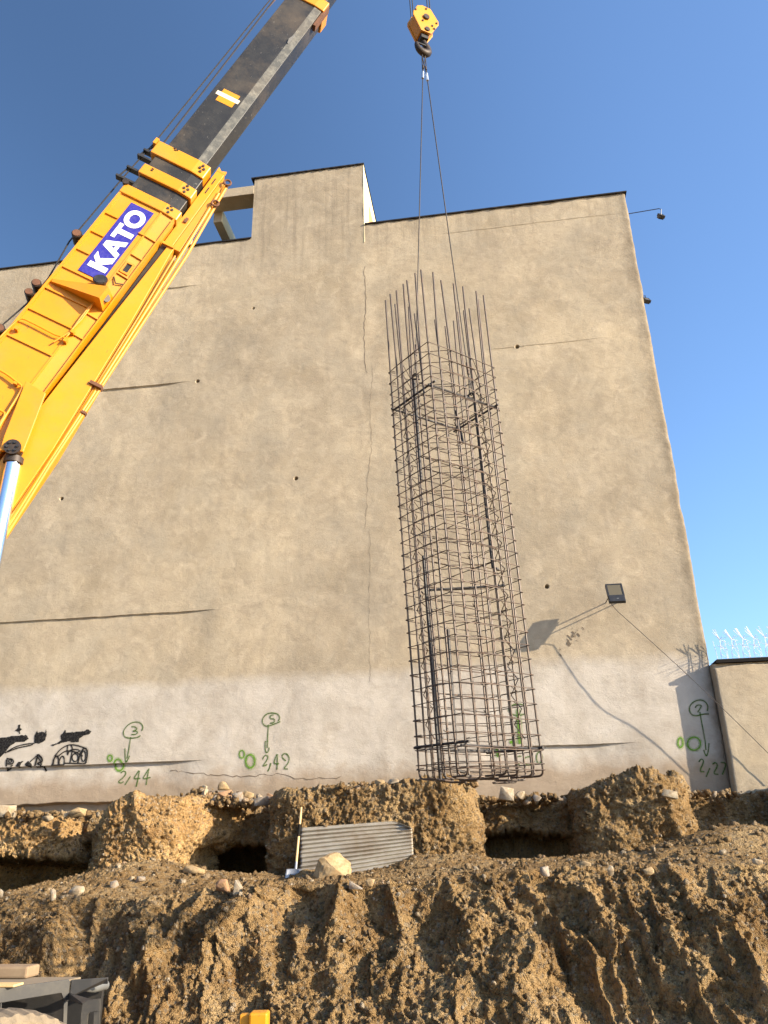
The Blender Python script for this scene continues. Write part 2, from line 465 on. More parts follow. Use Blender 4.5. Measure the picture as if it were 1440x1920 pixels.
# ================================================================== BIG WALL AND BUILDING
Z_TOP, Z_TOWER, UE = 16.92, 19.05, 6.38
TU0, TU1 = -3.46, -0.37
JOINTS = [(3.395, -12.0, -3.75, 0.075), (3.43, 1.6, 4.9, 0.06), (6.585, -12, -3.6, 0.040), (12.58, -7.6, -4.7, 0.045), (12.62, 2.4, 5.6, 0.012), (15.57, -6.2, -4.6, 0.03), (16.28, 1.5, 6.3, 0.010)]
HOLES = [(-4.66, 12.56, 0.042), (-7.86, 9.6, 0.04), (-2.05, 9.62, 0.04), (3.29, 12.62, 0.042), (3.4, 6.63, 0.04), (-3.3, 14.6, 0.03)]

def wall_disp(u, z):
    """how far the plaster stands out of the nominal wall plane"""
    u = np.asarray(u, float); z = np.asarray(z, float)
    d = 0.020 * fbm(u * 0.42, z * 0.42, None, 3, 3) + 0.008 * fbm(u * 1.9, z * 1.9, None, 3, 9) + 0.0028 * fbm(u * 7, z * 9, None, 2, 15)
    for z0, ua, ub, dep in JOINTS:
        m = sstep(ua, ua + 0.5, u) * (1 - sstep(ub - 1.0, ub, u))
        t = z0 + 0.02 * fbm(u * 0.8, u * 0 + z0, None, 3, 21) - z
        d = d - dep * m * np.where(t > 0, np.exp(-np.maximum(t - 0.05, 0) / 0.5), 0)
    for hu, hz, r in HOLES:
        q = np.hypot((u - hu), (z - hz) * 1.0)
        d = d - 0.13 * (1 - sstep(r * 0.6, r * 1.3, q))
    # rotten foot of the wall: the plaster ends and the foundation sits further back
    foot = 2.62 + 0.10 * fbm(u * 1.4, u * 0, None, 4, 33) - 0.16 * sstep(-5.2, -2.5, u)
    foot = foot - 0.25 * sstep(-2.5, -1.0, u)
    d = d - 0.16 * (1 - sstep(foot - 0.02, foot + 0.01, z))
    # band of slightly thicker render low down
    return d

us = np.concatenate([np.arange(-16, -10, 0.16), np.arange(-10, 6.30, 0.045)])
us = np.unique(np.round(np.concatenate([us, [TU0, TU1], *[np.arange(h[0] - 0.12, h[0] + 0.12, 0.012) for h in HOLES]]), 4))
zs = np.arange(2.02, Z_TOWER, 0.05)
zs = np.concatenate([zs, *[np.arange(z0 - 0.08, z0 + 0.06, 0.010) for z0, *_ in JOINTS], *[np.arange(h[1] - 0.12, h[1] + 0.12, 0.012) for h in HOLES], np.arange(2.2, 2.8, 0.015), [Z_TOP, Z_TOWER]])
zs = np.unique(np.round(zs, 4)); zs = zs[zs <= Z_TOWER + 1e-6]
# right-hand edge is rounded over and ragged
edge_u = np.array([6.315, 6.335, 6.352, 6.366, 6.376, 6.382, 6.384])
edge_s = np.array([-0.002, -0.008, -0.018, -0.034, -0.06, -0.10, -0.16])
nU = len(us)
UU = np.concatenate([us, edge_u]); SS = np.concatenate([np.zeros(nU), edge_s])
gu, gz = np.meshgrid(UU, zs)
dd = wall_disp(gu, gz)
ragged = 0.022 * fbm(gz * 2.3, gz * 0 + 4.0, None, 5, 41) * sstep(6.1, 6.36, gu)
P = np.stack([gu + ragged, -(dd + SS[None, :] + np.zeros_like(gu)), gz], -1)
F = grid_faces(len(zs), len(UU))
fu = (UU[:-1] + UU[1:]) / 2; fz = (zs[:-1] + zs[1:]) / 2
keep = (fz[:, None] < Z_TOP) | ((fu[None, :] > TU0) & (fu[None, :] < TU1))
F = F[keep.ravel()]
building = empty('building', mw=WALL_M)
tag(building, 'tall building with a blank rough tan plaster wall and a square rooftop tower', 'building')
def bpart(mb, name, mat, parent=building, **k):
    return mb.build(name, MAT[mat], parent, mw=WALL_M, **k)
o = mesh_obj('plaster_wall', P.reshape(-1, 3), F, MAT['plaster'], building, True, WALL_M)

b = MB()                                             # the body behind the plaster face
b.box((-16, 0.2, 2.06), (UE - 0.012, 14, Z_TOP - 0.9))
b.box((-16, 0.12, Z_TOP - 0.9), (TU0, 0.40, Z_TOP - 0.004)).box((TU1, 0.12, Z_TOP - 0.9), (UE - 0.012, 0.40, Z_TOP - 0.004))
b.box((UE - 0.30, 0.40, Z_TOP - 0.9), (UE - 0.012, 14, Z_TOP - 0.004))
bpart(b, 'masonry_shell', 'plaster_neighbour')
b = MB().box((TU0 + 0.003, 0.12, Z_TOP - 0.9), (TU1 - 0.004, 5.5, Z_TOWER - 0.004))
tower = bpart(b, 'roof_tower', 'cream')
b = MB().box((TU1 - 0.004, 0.9, 16.2), (TU1 + 0.006, 4.2, 18.45)); bpart(b, 'brick_infill', 'orange_brick', tower)
b = MB().box((TU1 - 0.006, -0.01, Z_TOP - 0.6), (TU1 + 0.004, 0.12, Z_TOWER - 0.01)); bpart(b, 'render_edge', 'cream', tower)
for (a0, a1, zt, y1) in ((-16, TU0 - 0.02, Z_TOP, 0.45), (TU1 + 0.02, UE + 0.02, Z_TOP, 0.45), (TU0 - 0.09, TU1 + 0.02, Z_TOWER, 5.6)):
    b = MB(); n = 40; vs = []
    for i in range(n + 1):
        uu = a0 + (a1 - a0) * i / n; w = 0.008 * math.sin(i * 2.1) + random.uniform(-0.004, 0.004)
        vs += [(uu, -0.045 + w, zt - 0.022 + w), (uu, -0.045 + w, zt + 0.014 + w), (uu, y1, zt + 0.014 + w), (uu, y1, zt + 0.004)]
    fs = [[4 * i + k, 4 * i + (k + 1) % 4, 4 * i + 4 + (k + 1) % 4, 4 * i + 4 + k] for i in range(n) for k in range(4)] + [[0, 1, 2, 3], [4 * n + 3, 4 * n + 2, 4 * n + 1, 4 * n]]
    b.add(vs, fs); bpart(b, 'roof_flashing', 'flashing')
# open concrete frame on the roof left of the tower
b = MB().box((-5.75, -0.01, 18.50), (TU0 - 0.005, 0.52, 18.80)); bpart(b, 'concrete_beam', 'plaster_neighbour', bevel=0.012)
b = MB().box((-4.80, 0.525, 18.16), (-4.56, 8.5, 18.60)); bpart(b, 'roof_beam', 'plaster_neighbour', bevel=0.01)
b = MB().box((-4.557, 0.525, 18.16), (-4.545, 8.4, 18.59)); bpart(b, 'beam_lit_face', 'cream')  # pale slab added so the beam's right side looks sunlit
b = MB().box((-5.75, 0.0, Z_TOP + 0.035), (-5.35, 0.5, 18.495)); bpart(b, 'concrete_post', 'plaster_neighbour', bevel=0.012)
b = MB().box((-4.85, 8.0, Z_TOP - 1), (-4.50, 8.4, 18.195)); bpart(b, 'concrete_post', 'plaster_neighbour', bevel=0.012)
b = MB().box((-4.25, 1.4, Z_TOP - 1), (TU0 - 0.01, 1.7, Z_TOP + 0.42)); bpart(b, 'parapet_upstand', 'cream')
b = MB().box((-4.27, 1.36, Z_TOP + 0.424), (TU0 - 0.012, 1.74, Z_TOP + 0.47)); bpart(b, 'parapet_cap', 'flashing')
b = MB().box((-3.95, 0.06, Z_TOP + 0.034), (TU0 - 0.02, 0.30, Z_TOP + 0.11)); bpart(b, 'loose_coping', 'flashing')

# ---- marks sprayed on the wall: ribbons lying on the plaster
def lift(u, z, off=0.007):
    return (u, -(float(wall_disp(np.array([u]), np.array([z]))[0]) + off), z)

def dense(pts, step=0.03):
    out = [np.asarray(pts[0], float)]
    for a, bb in zip(pts[:-1], pts[1:]):
        a = np.asarray(a, float); bb = np.asarray(bb, float); k = max(1, int(np.hypot(*(bb - a)) / step))
        out += [a + (bb - a) * (i + 1) / k for i in range(k)]
    return out

def smooth_path(pts, n=2):
    pts = [np.asarray(p, float) for p in pts]
    for _ in range(n):
        q = [pts[0]]
        for a, c in zip(pts[:-1], pts[1:]): q += [a * 0.75 + c * 0.25, a * 0.25 + c * 0.75]
        pts = q + [pts[-1]]
    return pts

def ribbon(mb, pts, width, off=0.007, closed=False, vary=0.25):
    p = dense(pts); n = len(p); arr = np.array(p)
    tang = np.gradient(arr, axis=0); tang /= np.linalg.norm(tang, axis=1, keepdims=True) + 1e-9
    nor = np.stack([-tang[:, 1], tang[:, 0]], 1)
    wv = width * (1 + vary * fbm(np.arange(n) * 0.35, np.zeros(n) + random.random() * 50, None, 2, 5))
    A = arr + nor * wv[:, None] / 2; B = arr - nor * wv[:, None] / 2
    dA = wall_disp(A[:, 0], A[:, 1]); dB = wall_disp(B[:, 0], B[:, 1]); dm = wall_disp(arr[:, 0], arr[:, 1])
    dA = np.maximum(dA, dm - 0.01); dB = np.maximum(dB, dm - 0.01)
    vs = [(A[i, 0], -(dA[i] + off), A[i, 1]) for i in range(n)] + [(B[i, 0], -(dB[i] + off), B[i, 1]) for i in range(n)]
    mb.add(vs, [[i, i + 1, n + i + 1, n + i] for i in range(n - 1)])
    return mb

def pxs(pts, fn):
    return [wl(*fn(*p))[[0, 2]] for p in pts]

def ell(cx, cy, rx, ry, a0=0, a1=360, n=26):
    return [(cx + rx * math.cos(math.radians(a0 + (a1 - a0) * i / n)), cy + ry * math.sin(math.radians(a0 + (a1 - a0) * i / n))) for i in range(n + 1)]

def mark(name, strokes, fn, mat, width, label=None):
    mb = MB()
    for st in strokes:
        w = width
        if isinstance(st, tuple): st, w = st
        ribbon(mb, smooth_path(pxs(st, fn), 2), w)
    o_ = bpart(mb, name, mat)
    if label: o_['label'] = label
    mist = MB()
    for st in strokes:
        w = width
        if isinstance(st, tuple): st, w = st
        ribbon(mist, smooth_path(pxs(st, fn), 2), w * 2.6, 0.0045)
    mo = mist.build('overspray', MAT[mat + '_mist'], o_, mw=WALL_M)
    mo['kind'] = 'stuff'
    return o_

f3 = lambda x, y: (180 + x / 7.58, 1330 + y / 7.58)
f5 = lambda x, y: (430 + x / 9.6, 1320 + y / 9.6)
f7 = lambda x, y: (1240 + x / 7.2, 1290 + y / 7.2)
f6 = lambda x, y: (920 + x / 10.285, 1290 + y / 10.285)
fb = lambda x, y: (0 + x / 7.58, 1340 + y / 7.58)
mark('sprayed_number', [[(655, 310), (680, 250), (640, 190), (570, 178), (490, 200), (420, 265), (390, 330), (405, 390), (470, 412), (560, 408), (610, 395), (640, 375)],
     [(510, 250), (560, 248), (592, 275), (570, 300), (530, 312)], [(530, 312), (590, 310), (598, 340), (560, 362), (510, 356)]], f3, 'green_paint', 0.019, 'green sprayed circled number 3')
mark('sprayed_arrow', [[(500, 395), (475, 560), (448, 700)], [(418, 555), (422, 680), (430, 765), (460, 715), (485, 660)]], f3, 'green_paint', 0.019)
mark('sprayed_rings', [(ell(205, 695, 32, 42), 0.03), ell(318, 790, 58, 80)], f3, 'green_bright', 0.036)
mark('sprayed_number', [[(340, 905), (385, 868), (420, 900), (390, 960), (300, 1030), (350, 1050), (388, 1025)], [(480, 950), (440, 1020), (405, 1075)],
     [(598, 865), (560, 930), (520, 990), (625, 978)], [(605, 870), (590, 990), (568, 1100)], [(725, 860), (690, 930), (650, 995), (770, 965)], [(738, 835), (725, 960), (708, 1075)]], f3, 'green_paint', 0.019, 'green sprayed number 2,44')
mark('sprayed_number', [[(885, 310), (920, 250), (880, 180), (770, 158), (680, 175), (610, 250), (595, 330), (640, 395), (700, 402), (800, 370), (925, 318)],
     [(805, 200), (742, 205), (738, 270), (790, 262), (830, 290), (810, 340), (740, 345)]], f5, 'green_paint', 0.019, 'green sprayed circled number 5')
mark('sprayed_arrow', [[(708, 370), (698, 520), (688, 790)], [(658, 665), (645, 770), (660, 860), (685, 880), (710, 850), (722, 785)]], f5, 'green_paint', 0.019)
mark('sprayed_rings', [(ell(230, 905, 45, 68), 0.024), ell(382, 1030, 82, 118)], f5, 'green_bright', 0.036)
mark('sprayed_number', [[(605, 1000), (640, 920), (700, 930), (695, 1000), (590, 1135), (690, 1090)], [(755, 1060), (730, 1150), (695, 1215)],
     [(865, 905), (830, 980), (805, 1080), (905, 1078)], [(868, 905), (872, 1050), (862, 1185)], [(1025, 1025), (955, 970), (965, 900), (1040, 890), (1092, 980), (1060, 1080), (975, 1165), (1060, 1170)]], f5, 'green_paint', 0.019, 'green sprayed number 2,42')
mark('sprayed_number', [[(620, 310), (632, 240), (580, 170), (500, 158), (410, 200), (370, 280), (400, 360), (470, 380), (560, 352), (640, 350)],
     [(455, 268), (480, 230), (548, 230), (520, 280), (490, 330)]], f7, 'green_paint', 0.019, 'green sprayed circled number 7')
mark('sprayed_arrow', [[(520, 325), (555, 530), (590, 700), (602, 840)], [(642, 745), (635, 850), (610, 930), (585, 880), (572, 835)]], f7, 'green_paint', 0.019)
mark('sprayed_rings', [ell(258, 737, 34, 65), ell(440, 752, 88, 88)], f7, 'green_bright', 0.028)
mark('sprayed_number', [[(505, 1000), (540, 950), (580, 990), (510, 1130), (580, 1130)], [(655, 1080), (630, 1140), (605, 1200)],
     [(690, 1030), (730, 1000), (765, 1050), (695, 1160), (770, 1165)], [(800, 1005), (880, 1015), (850, 1100), (822, 1170)]], f7, 'green_paint', 0.019, 'green sprayed number 2,27')
for st_ in (ell(530, 420, 180, 110, 40, 320), ell(740, 1400, 100, 80, 0, 300), ell(940, 1340, 55, 110), ell(560, 1390, 70, 80, 90, 300)):
    mark('sprayed_rings', [st_], f6, 'green_paint', 0.019)
for st_ in ([(530, 400), (545, 700), (560, 1080)], [(370, 1060), (420, 1030), (480, 1080)], [(130, 1130), (140, 1330)]):
    mark('sprayed_arrow', [st_], f6, 'green_bright', 0.05)

def blob(poly, step=0.012):
    poly = np.array(poly); u0, z0 = poly.min(0); u1, z1 = poly.max(0)
    uu = np.arange(u0 - step, u1 + step, step); zz = np.arange(z0 - step, z1 + step, step)
    U, Z = np.meshgrid(uu, zz)
    Uc, Zc = U[:-1, :-1] + step / 2, Z[:-1, :-1] + step / 2
    inside = np.zeros(Uc.shape, bool); n = len(poly)
    Un = Uc + 0.008 * fbm(Uc * 30, Zc * 30, None, 2, 7); Zn = Zc + 0.008 * fbm(Uc * 30, Zc * 30, None, 2, 8)
    for i in range(n):
        x1, y1 = poly[i]; x2, y2 = poly[(i + 1) % n]
        c = ((y1 > Zn) != (y2 > Zn)) & (Un < (x2 - x1) * (Zn - y1) / (y2 - y1 + 1e-12) + x1)
        inside ^= c
    dsp = wall_disp(U, Z)
    V = np.stack([U, -(dsp + 0.007), Z], -1).reshape(-1, 3)
    return V, grid_faces(U.shape[0], U.shape[1])[inside.ravel()]

for poly in ([(-60, 330), (60, 325), (180, 305), (270, 295), (380, 290), (410, 340), (350, 385), (230, 390), (150, 440), (75, 540), (0, 610), (-60, 640)],
             [(495, 290), (530, 225), (545, 255), (620, 240), (645, 260), (655, 195), (668, 300), (640, 370), (570, 412), (490, 410)],
             [(720, 430), (800, 410), (870, 365), (860, 290), (905, 260), (920, 220), (945, 225), (940, 255), (1010, 250), (1200, 230), (1250, 205), (1305, 240), (1280, 275), (1190, 300), (1130, 340), (1120, 385), (1020, 395), (1000, 375), (900, 395), (830, 420), (740, 445)],
             [(215, 230), (255, 190), (262, 140), (290, 140), (290, 185), (320, 205), (290, 235), (280, 295), (268, 240)],
             [(230, 720), (260, 675), (340, 655), (300, 700), (280, 745), (245, 755)], [(358, 710), (400, 655), (430, 680), (465, 720), (420, 750), (375, 740)]):
    V, Fq = blob(pxs(poly, fb))
    mesh_obj('sprayed_blot', V, Fq, MAT['black_paint'], building, False, WALL_M)
mark('sprayed_scrawl', [([(100, 640), (95, 720), (85, 800)], 0.034), [(95, 625), (190, 630), (200, 700), (105, 700)], ell(148, 660, 22, 18), [(105, 780), (185, 715)]], fb, 'black_paint', 0.022, 'black sprayed flag shaped letter')
mark('sprayed_scrawl', [([(540, 560), (520, 660), (495, 740)], 0.034), [(430, 670), (540, 575)], ([(545, 565), (610, 630), (595, 680), (520, 690), (600, 735)], 0.034), [(530, 600), (580, 650), (600, 735), (500, 740)], ([(600, 735), (640, 800)], 0.03)], fb, 'black_paint', 0.022, 'black sprayed R shaped letter')
mark('sprayed_scrawl', [([(725, 720), (920, 712)], 0.022), ([(755, 715), (770, 620), (810, 580), (835, 620), (840, 712)], 0.034), [(840, 712), (850, 630), (890, 580), (920, 620), (915, 710)],
     [(780, 590), (860, 490), (970, 425), (1080, 430), (1200, 470)], ([(1000, 685), (1020, 560), (1035, 480), (1010, 430)], 0.022), ([(1110, 685), (1140, 560), (1180, 490), (1220, 470), (1250, 540), (1225, 690)], 0.034),
     [(920, 690), (1225, 695)], ell(1070, 610, 42, 55), ell(1190, 590, 30, 75), [(960, 440), (960, 600), (985, 500), (1100, 490), (1150, 520), (1060, 545)], [(830, 590), (930, 510), (1060, 520), (1180, 590)]], fb, 'black_paint', 0.022, 'black sprayed drawing of arches')
mark('sprayed_scrawl', [[(75, 545), (230, 450), (400, 412), (490, 410)], [(110, 530), (260, 470), (430, 440), (470, 420)]], fb, 'black_paint', 0.022)
# cracks
for pts, w in (([(683, 500), (686, 560), (682, 640), (687, 700)], 0.011), ([(700, 690), (694, 760), (697, 830), (690, 900), (686, 990)], 0.006), ([(694, 990), (692, 1130), (695, 1280)], 0.005),
               ([(320, 1445), (390, 1452), (450, 1456), (520, 1452), (560, 1460), (640, 1458)], 0.013), ([(1336, 1245), (1340, 1300), (1346, 1345), (1352, 1372), (1356, 1400), (1362, 1440), (1370, 1490)], 0.012)):
    mb = MB(); q = dense([wl(*p)[[0, 2]] for p in pts], 0.08)
    q = [c + np.array([random.uniform(-1, 1), random.uniform(-1, 1)]) * 0.024 for c in q]
    ribbon(mb, q, w, 0.005, vary=0.8); bpart(mb, 'plaster_crack', 'crack_dark')
mb = MB()
for _ in range(26):
    cx, cy = 1075 + random.gauss(0, 7) , 1195 + random.gauss(0, 14)
    cx += (1190 - cy) * 0.5
    r = random.uniform(0.8, 2.6)
    ribbon(mb, pxs([(cx - r, cy - r), (cx, cy), (cx + r, cy + r * 1.5)], lambda x, y: (x, y)), 0.018 * r / 2, vary=0.9)
bpart(mb, 'mud_splash', 'crack_dark')['kind'] = 'stuff'

# ---- neighbouring lower wall, standing proud of the building
NS = 0.27
p_tl, p_bl = wl(1340, 1241, NS), wl(1378, 1492, NS)
nu0, nz1 = (p_tl[0] + p_bl[0]) / 2, p_tl[2]
neigh = empty('neighbour_wall', mw=WALL_M)
tag(neigh, 'lower tan plastered boundary wall on the right with a black top strip', 'wall')
uu = np.concatenate([[0, 0, 0, 0.004, 0.012, 0.03], np.arange(0.06, 6.0, 0.05)]); off = np.concatenate([[-0.5, -0.3, -0.05, -0.02, -0.006, 0], np.zeros(len(np.arange(0.06, 6.0, 0.05)))])
zz = np.concatenate([np.arange(0.6, nz1 - 0.14, 0.05), np.arange(nz1 - 0.14, nz1 - 0.03, 0.012)])
U, Z = np.meshgrid(nu0 + uu, zz)
D = 0.014 * fbm(U * 0.9 + 40, Z * 0.9, None, 4, 55) + 0.005 * fbm(U * 6, Z * 6, None, 2, 58) - 0.05 * sstep(-0.11, -0.08, Z - nz1 + 0.05 * fbm(U * 2.5, Z * 0, None, 4, 66))
V = np.stack([U + 0.02 * fbm(Z * 2, Z * 0, None, 4, 71) * (uu < 0.05)[None, :], -(NS + D + off[None, :]), Z], -1)
mesh_obj('plaster_face', V.reshape(-1, 3), grid_faces(*U.shape), MAT['plaster_neighbour'], neigh, True, WALL_M)
MB().box((nu0 + 0.03, -NS + 0.08, 0.5), (nu0 + 6, -NS + 0.5, nz1 - 0.035)).build('wall_core', MAT['plaster_neighbour'], neigh, mw=WALL_M)
MB().box((nu0 + 0.05, -NS - 0.05, nz1 - 0.03), (nu0 + 6, -NS + 0.5, nz1 + 0.025)).build('top_strip', MAT['tape'], neigh, mw=WALL_M)
spk = empty('spike_strip', mw=WALL_M)
tag(spk, 'row of white branching anti climb wire spikes on top of the boundary wall', 'spikes')
sp0 = None
k = 0
x = nu0 + 0.20
while x < nu0 + 2.4:
    mb = MB(); r = 0.005; y0 = -NS + 0.05 + random.uniform(-.02, .02); zb = nz1 + 0.035
    J = lambda a: random.uniform(-a, a)
    node1 = np.array([x + 0.02 + J(.01), y0, zb + 0.26]); node2 = np.array([x + 0.03 + J(.01), y0, zb + 0.40])
    mb.tube([(x, y0, zb), (x - 0.01, y0, zb + 0.13), node1, node2], r * 1.2, 5)
    mb.tube([(x + 0.09, y0 - 0.05, zb), (x + 0.085, y0 - 0.05, zb + 0.12), (x + 0.03, y0, zb + 0.24)], r, 5)
    mb.tube([(x - 0.07, y0 + 0.05, zb), (x - 0.075, y0 + 0.05, zb + 0.17), (x - 0.09 + J(.01), y0 + 0.06, zb + 0.40)], r, 5)
    for dx, dy, dz in ((-0.11, 0.03, 0.20), (-0.09, -0.04, 0.22), (-0.13, -0.01, 0.17), (-0.07, 0.05, 0.18)):
        mb.tube([node2, node2 + np.array([dx + J(.02), dy + J(.02), dz + J(.03)])], r, 5)
    for dx, dy, dz in ((0.13, 0.02, -0.05), (0.10, -0.04, 0.03)):
        mb.tube([node2, node2 + np.array([dx + J(.02), dy, dz + J(.02)])], r * 0.8, 5)
    for dx, dy, dz in ((0.12, 0.02, -0.04), (-0.05, 0.05, 0.05), (0.14, -0.03, 0.05)):
        mb.tube([node1, node1 + np.array([dx + J(.02), dy, dz + J(.02)])], r * 0.8, 5)
    mb.tube([(x - 0.01, y0, zb + 0.13), (x + 0.08, y0 - 0.04, zb + 0.03)], r * 0.8, 5)
    for nd, dy, dz in ((node1, -0.24, 0.06), (node2, -0.22, 0.02), (node1, -0.18, -0.06)):
        mb.tube([nd, nd + np.array([J(.03), dy + J(.03), dz])], r * 0.8, 5)
    mb.build('spike', MAT['spike_white'], spk, mw=WALL_M)
    x += 0.205
MB().box((nu0 + 0.08, -NS - 0.01, nz1 + 0.035), (nu0 + 2.6, -NS + 0.12, nz1 + 0.047)).build('base_strip', MAT['lamp_black'], spk, mw=WALL_M)

# ---- floodlights and cable
def floodlight(name, label, centre, w, h, tilt, arms, mw=WALL_M):
    e = empty(name, mw=mw @ Matrix.Translation(Vector(centre)))
    tag(e, label, 'floodlight')
    M = mw @ Matrix.Translation(Vector(centre)) @ Matrix.Rotation(tilt[1], 4, 'Z') @ Matrix.Rotation(tilt[0], 4, 'X')
    hw, hh = w / 2, h / 2
    MB().box((-hw, 0.0, -hh), (hw, 0.05, hh)).build('housing', MAT['lamp_black'], e, mw=M, bevel=0.006)
    b = MB(); t = w * 0.09; gz0 = -hh + h * 0.36
    for lo, hi in (((-hw, -0.022, gz0 - t), (hw, -0.001, gz0)), ((-hw, -0.022, hh - t), (hw, -0.001, hh)), ((-hw, -0.022, gz0), (-hw + t, -0.001, hh - t)), ((hw - t, -0.022, gz0), (hw, -0.001, hh - t))): b.box(lo, hi)
    b.build('bezel', MAT['lamp_black'], e, mw=M)
    MB().box((-hw + t, -0.008, gz0), (hw - t, -0.002, hh - t)).build('reflector', MAT['lamp_reflector'], e, mw=M)
    MB().box((-hw + t + 0.001, -0.016, gz0 + 0.001), (hw - t - 0.001, -0.012, hh - t - 0.001)).build('glass', MAT['lamp_glass'], e, mw=M)
    MB().box((-w * 0.12, -0.0115, (gz0 + hh) / 2 - w * 0.16), (w * 0.14, -0.0085, (gz0 + hh) / 2 + w * 0.02)).build('led_chip', MAT['yellow_pale'], e, mw=M)
    MB().box((-hw * 0.96, -0.03, -hh), (hw * 0.96, -0.0015, gz0 - t - 0.004)).build('driver_box', MAT['lamp_black'], e, mw=M, bevel=0.006)
    MB().box((-0.012, -0.034, -hh + h * 0.12), (0.03, -0.031, -hh + h * 0.16)).build('maker_badge', MAT['tank_grey'], e, mw=M)
    for j in range(5):
        MB().box((-hw * 0.8 + j * hw * 0.4 - 0.006, 0.051, -hh * 0.7), (-hw * 0.8 + j * hw * 0.4 + 0.006, 0.085, hh * 0.7)).build('cooling_fin', MAT['lamp_black'], e, mw=M)
    for path in arms:
        MB().tube(path, 0.011, 6).build('bracket', MAT['lamp_black'], e, mw=mw, smooth=True)
    return e
LS = 0.6
lc = wl(1154, 1112, LS)
floodlight('floodlight', 'black square floodlight mounted low on the tan wall beside the rebar cage', lc, 0.325, 0.46, (math.radians(-24), math.radians(4)),
           [[(lc[0] - 0.13, -LS + 0.03, lc[2] - 0.05), (lc[0] - 0.13, 0.02, lc[2] - 0.02)], [(lc[0] + 0.13, -LS + 0.03, lc[2] - 0.05), (lc[0] + 0.13, 0.02, lc[2] - 0.02)]])
q = wl(1240, 404, -0.22); a0 = wl(1178, 400, -0.22); a1 = wl(1237, 391, -0.22)
floodlight('floodlight', 'small floodlight on a long thin arm at the top right corner of the building', q, 0.15, 0.16, (math.radians(-30), math.radians(25)),
           [[(UE - 0.04, 0.22, a0[2] - 0.02), (a1[0] - 0.02, 0.22, a1[2]), (a1[0] + 0.03, 0.22, a1[2] - 0.03), (q[0] + 0.0, 0.24, q[2] + 0.03)]])
q = wl(1213, 562, -0.5)
floodlight('floodlight', 'small floodlight peeping out from behind the right edge halfway down the upper wall', q, 0.16, 0.17, (math.radians(-30), math.radians(25)),
           [[(UE - 0.04, 0.5, q[2] + 0.12), (q[0] - 0.02, 0.5, q[2] + 0.12), (q[0] - 0.01, 0.53, q[2] + 0.03)]])
# the cable hangs away from the wall: its depth was read off its own shadow
sh = [(1030, 1200), (1075, 1272), (1125, 1332), (1165, 1348), (1220, 1388), (1275, 1445), (1330, 1500)]
shw = [wl(*p)[[0, 2]] for p in sh]
pts = []
for i in range(25):
    f = i / 24
    px_, py_ = 1141 + f * 340, 1131 + f * 322 - 6 * math.sin(math.pi * f)
    if f <= 0.62:
        best, bs = 1e9, LS
        for s_ in np.linspace(0.25, 0.75, 60):
            w_ = wl(px_, py_, s_); su, sz = w_[0] - SUN_A * s_, w_[2] - SUN_B * s_
            for a, c in zip(shw[:-1], shw[1:]):
                ab = c - a; tt = np.clip(((np.array([su, sz]) - a) @ ab) / (ab @ ab), 0, 1)
                e_ = np.hypot(*(a + ab * tt - [su, sz])) + abs(s_ - (LS if not pts else pts[-1][3])) * 0.4
                if e_ < best: best, bs = e_, s_
        s_ = bs
    else:
        s_ = pts[-1][3] * 0.8 + 0.2 * 0.42
    w_ = wl(px_, py_, s_); pts.append((w_[0], w_[1], w_[2], s_))
arr = np.array([p[:3] for p in pts])
for _ in range(2): arr[1:-1] = (arr[:-2] + 2 * arr[1:-1] + arr[2:]) / 4
arr[0] = (lc[0] - 0.12, -LS + 0.01, lc[2] - 0.187)
c_ = MB().tube(smooth_path(list(arr), 1), 0.0065, 6).build('power_cable', MAT['cable'], mw=WALL_M, smooth=True)
tag(c_, 'thin dark cable running from the low floodlight down to the right', 'cable')

# ================================================================== EARTHWORKS (all in the wall frame: u, -s, z)
def clods(Pw, seed, a1=0.055, a2=0.022):
    """lumpy soil: outward offset in metres for each point"""
    Q = Pw.reshape(-1, 3)
    Q = Q + 0.05 * np.stack([fbm(Q[:, 0] * 3, Q[:, 1] * 3, Q[:, 2] * 3, 2, seed + k) for k in (1, 2, 3)], 1)
    f1, r1, g1_ = worley(Q, 0.17, seed + 40)
    f2, r2, g2_ = worley(Q, 0.072, seed + 60)
    f3, r3, g3_ = worley(Q, 0.036, seed + 75)
    rough = 0.35 + 1.1 * np.clip(0.5 + 0.9 * fbm(Q[:, 0] * 1.3, Q[:, 1] * 1.3, Q[:, 2] * 1.3, 3, seed + 95), 0, 1)
    d = a1 * rough * (r1 * 0.8 + 1.5 * g1_ - 0.35 * f1) + a2 * rough * 1.5 * (r2 + 1.6 * g2_ - 0.5 * f2) + 0.020 * (r3 + 1.7 * g3_ - 0.5 * f3)
    d = d + 0.05 * fbm(Q[:, 0] * 2.1, Q[:, 1] * 2.1, Q[:, 2] * 2.1, 4, seed + 80) - 0.02 * np.abs(fbm(Q[:, 0] * 9, Q[:, 1] * 9, Q[:, 2] * 9, 3, seed + 90))
    return d.reshape(Pw.shape[:-1])

lip_u = [-12, -4.57, -3.82, -2.68, -1.38, -0.46, 0.51, 0.92, 1.86, 2.53, 3.49, 4.42, 5.28, 9]
lip_z = [1.05, 1.08, 1.12, 1.08, 1.17, 1.22, 1.21, 1.23, 1.30, 1.36, 1.34, 1.34, 1.36, 1.4]
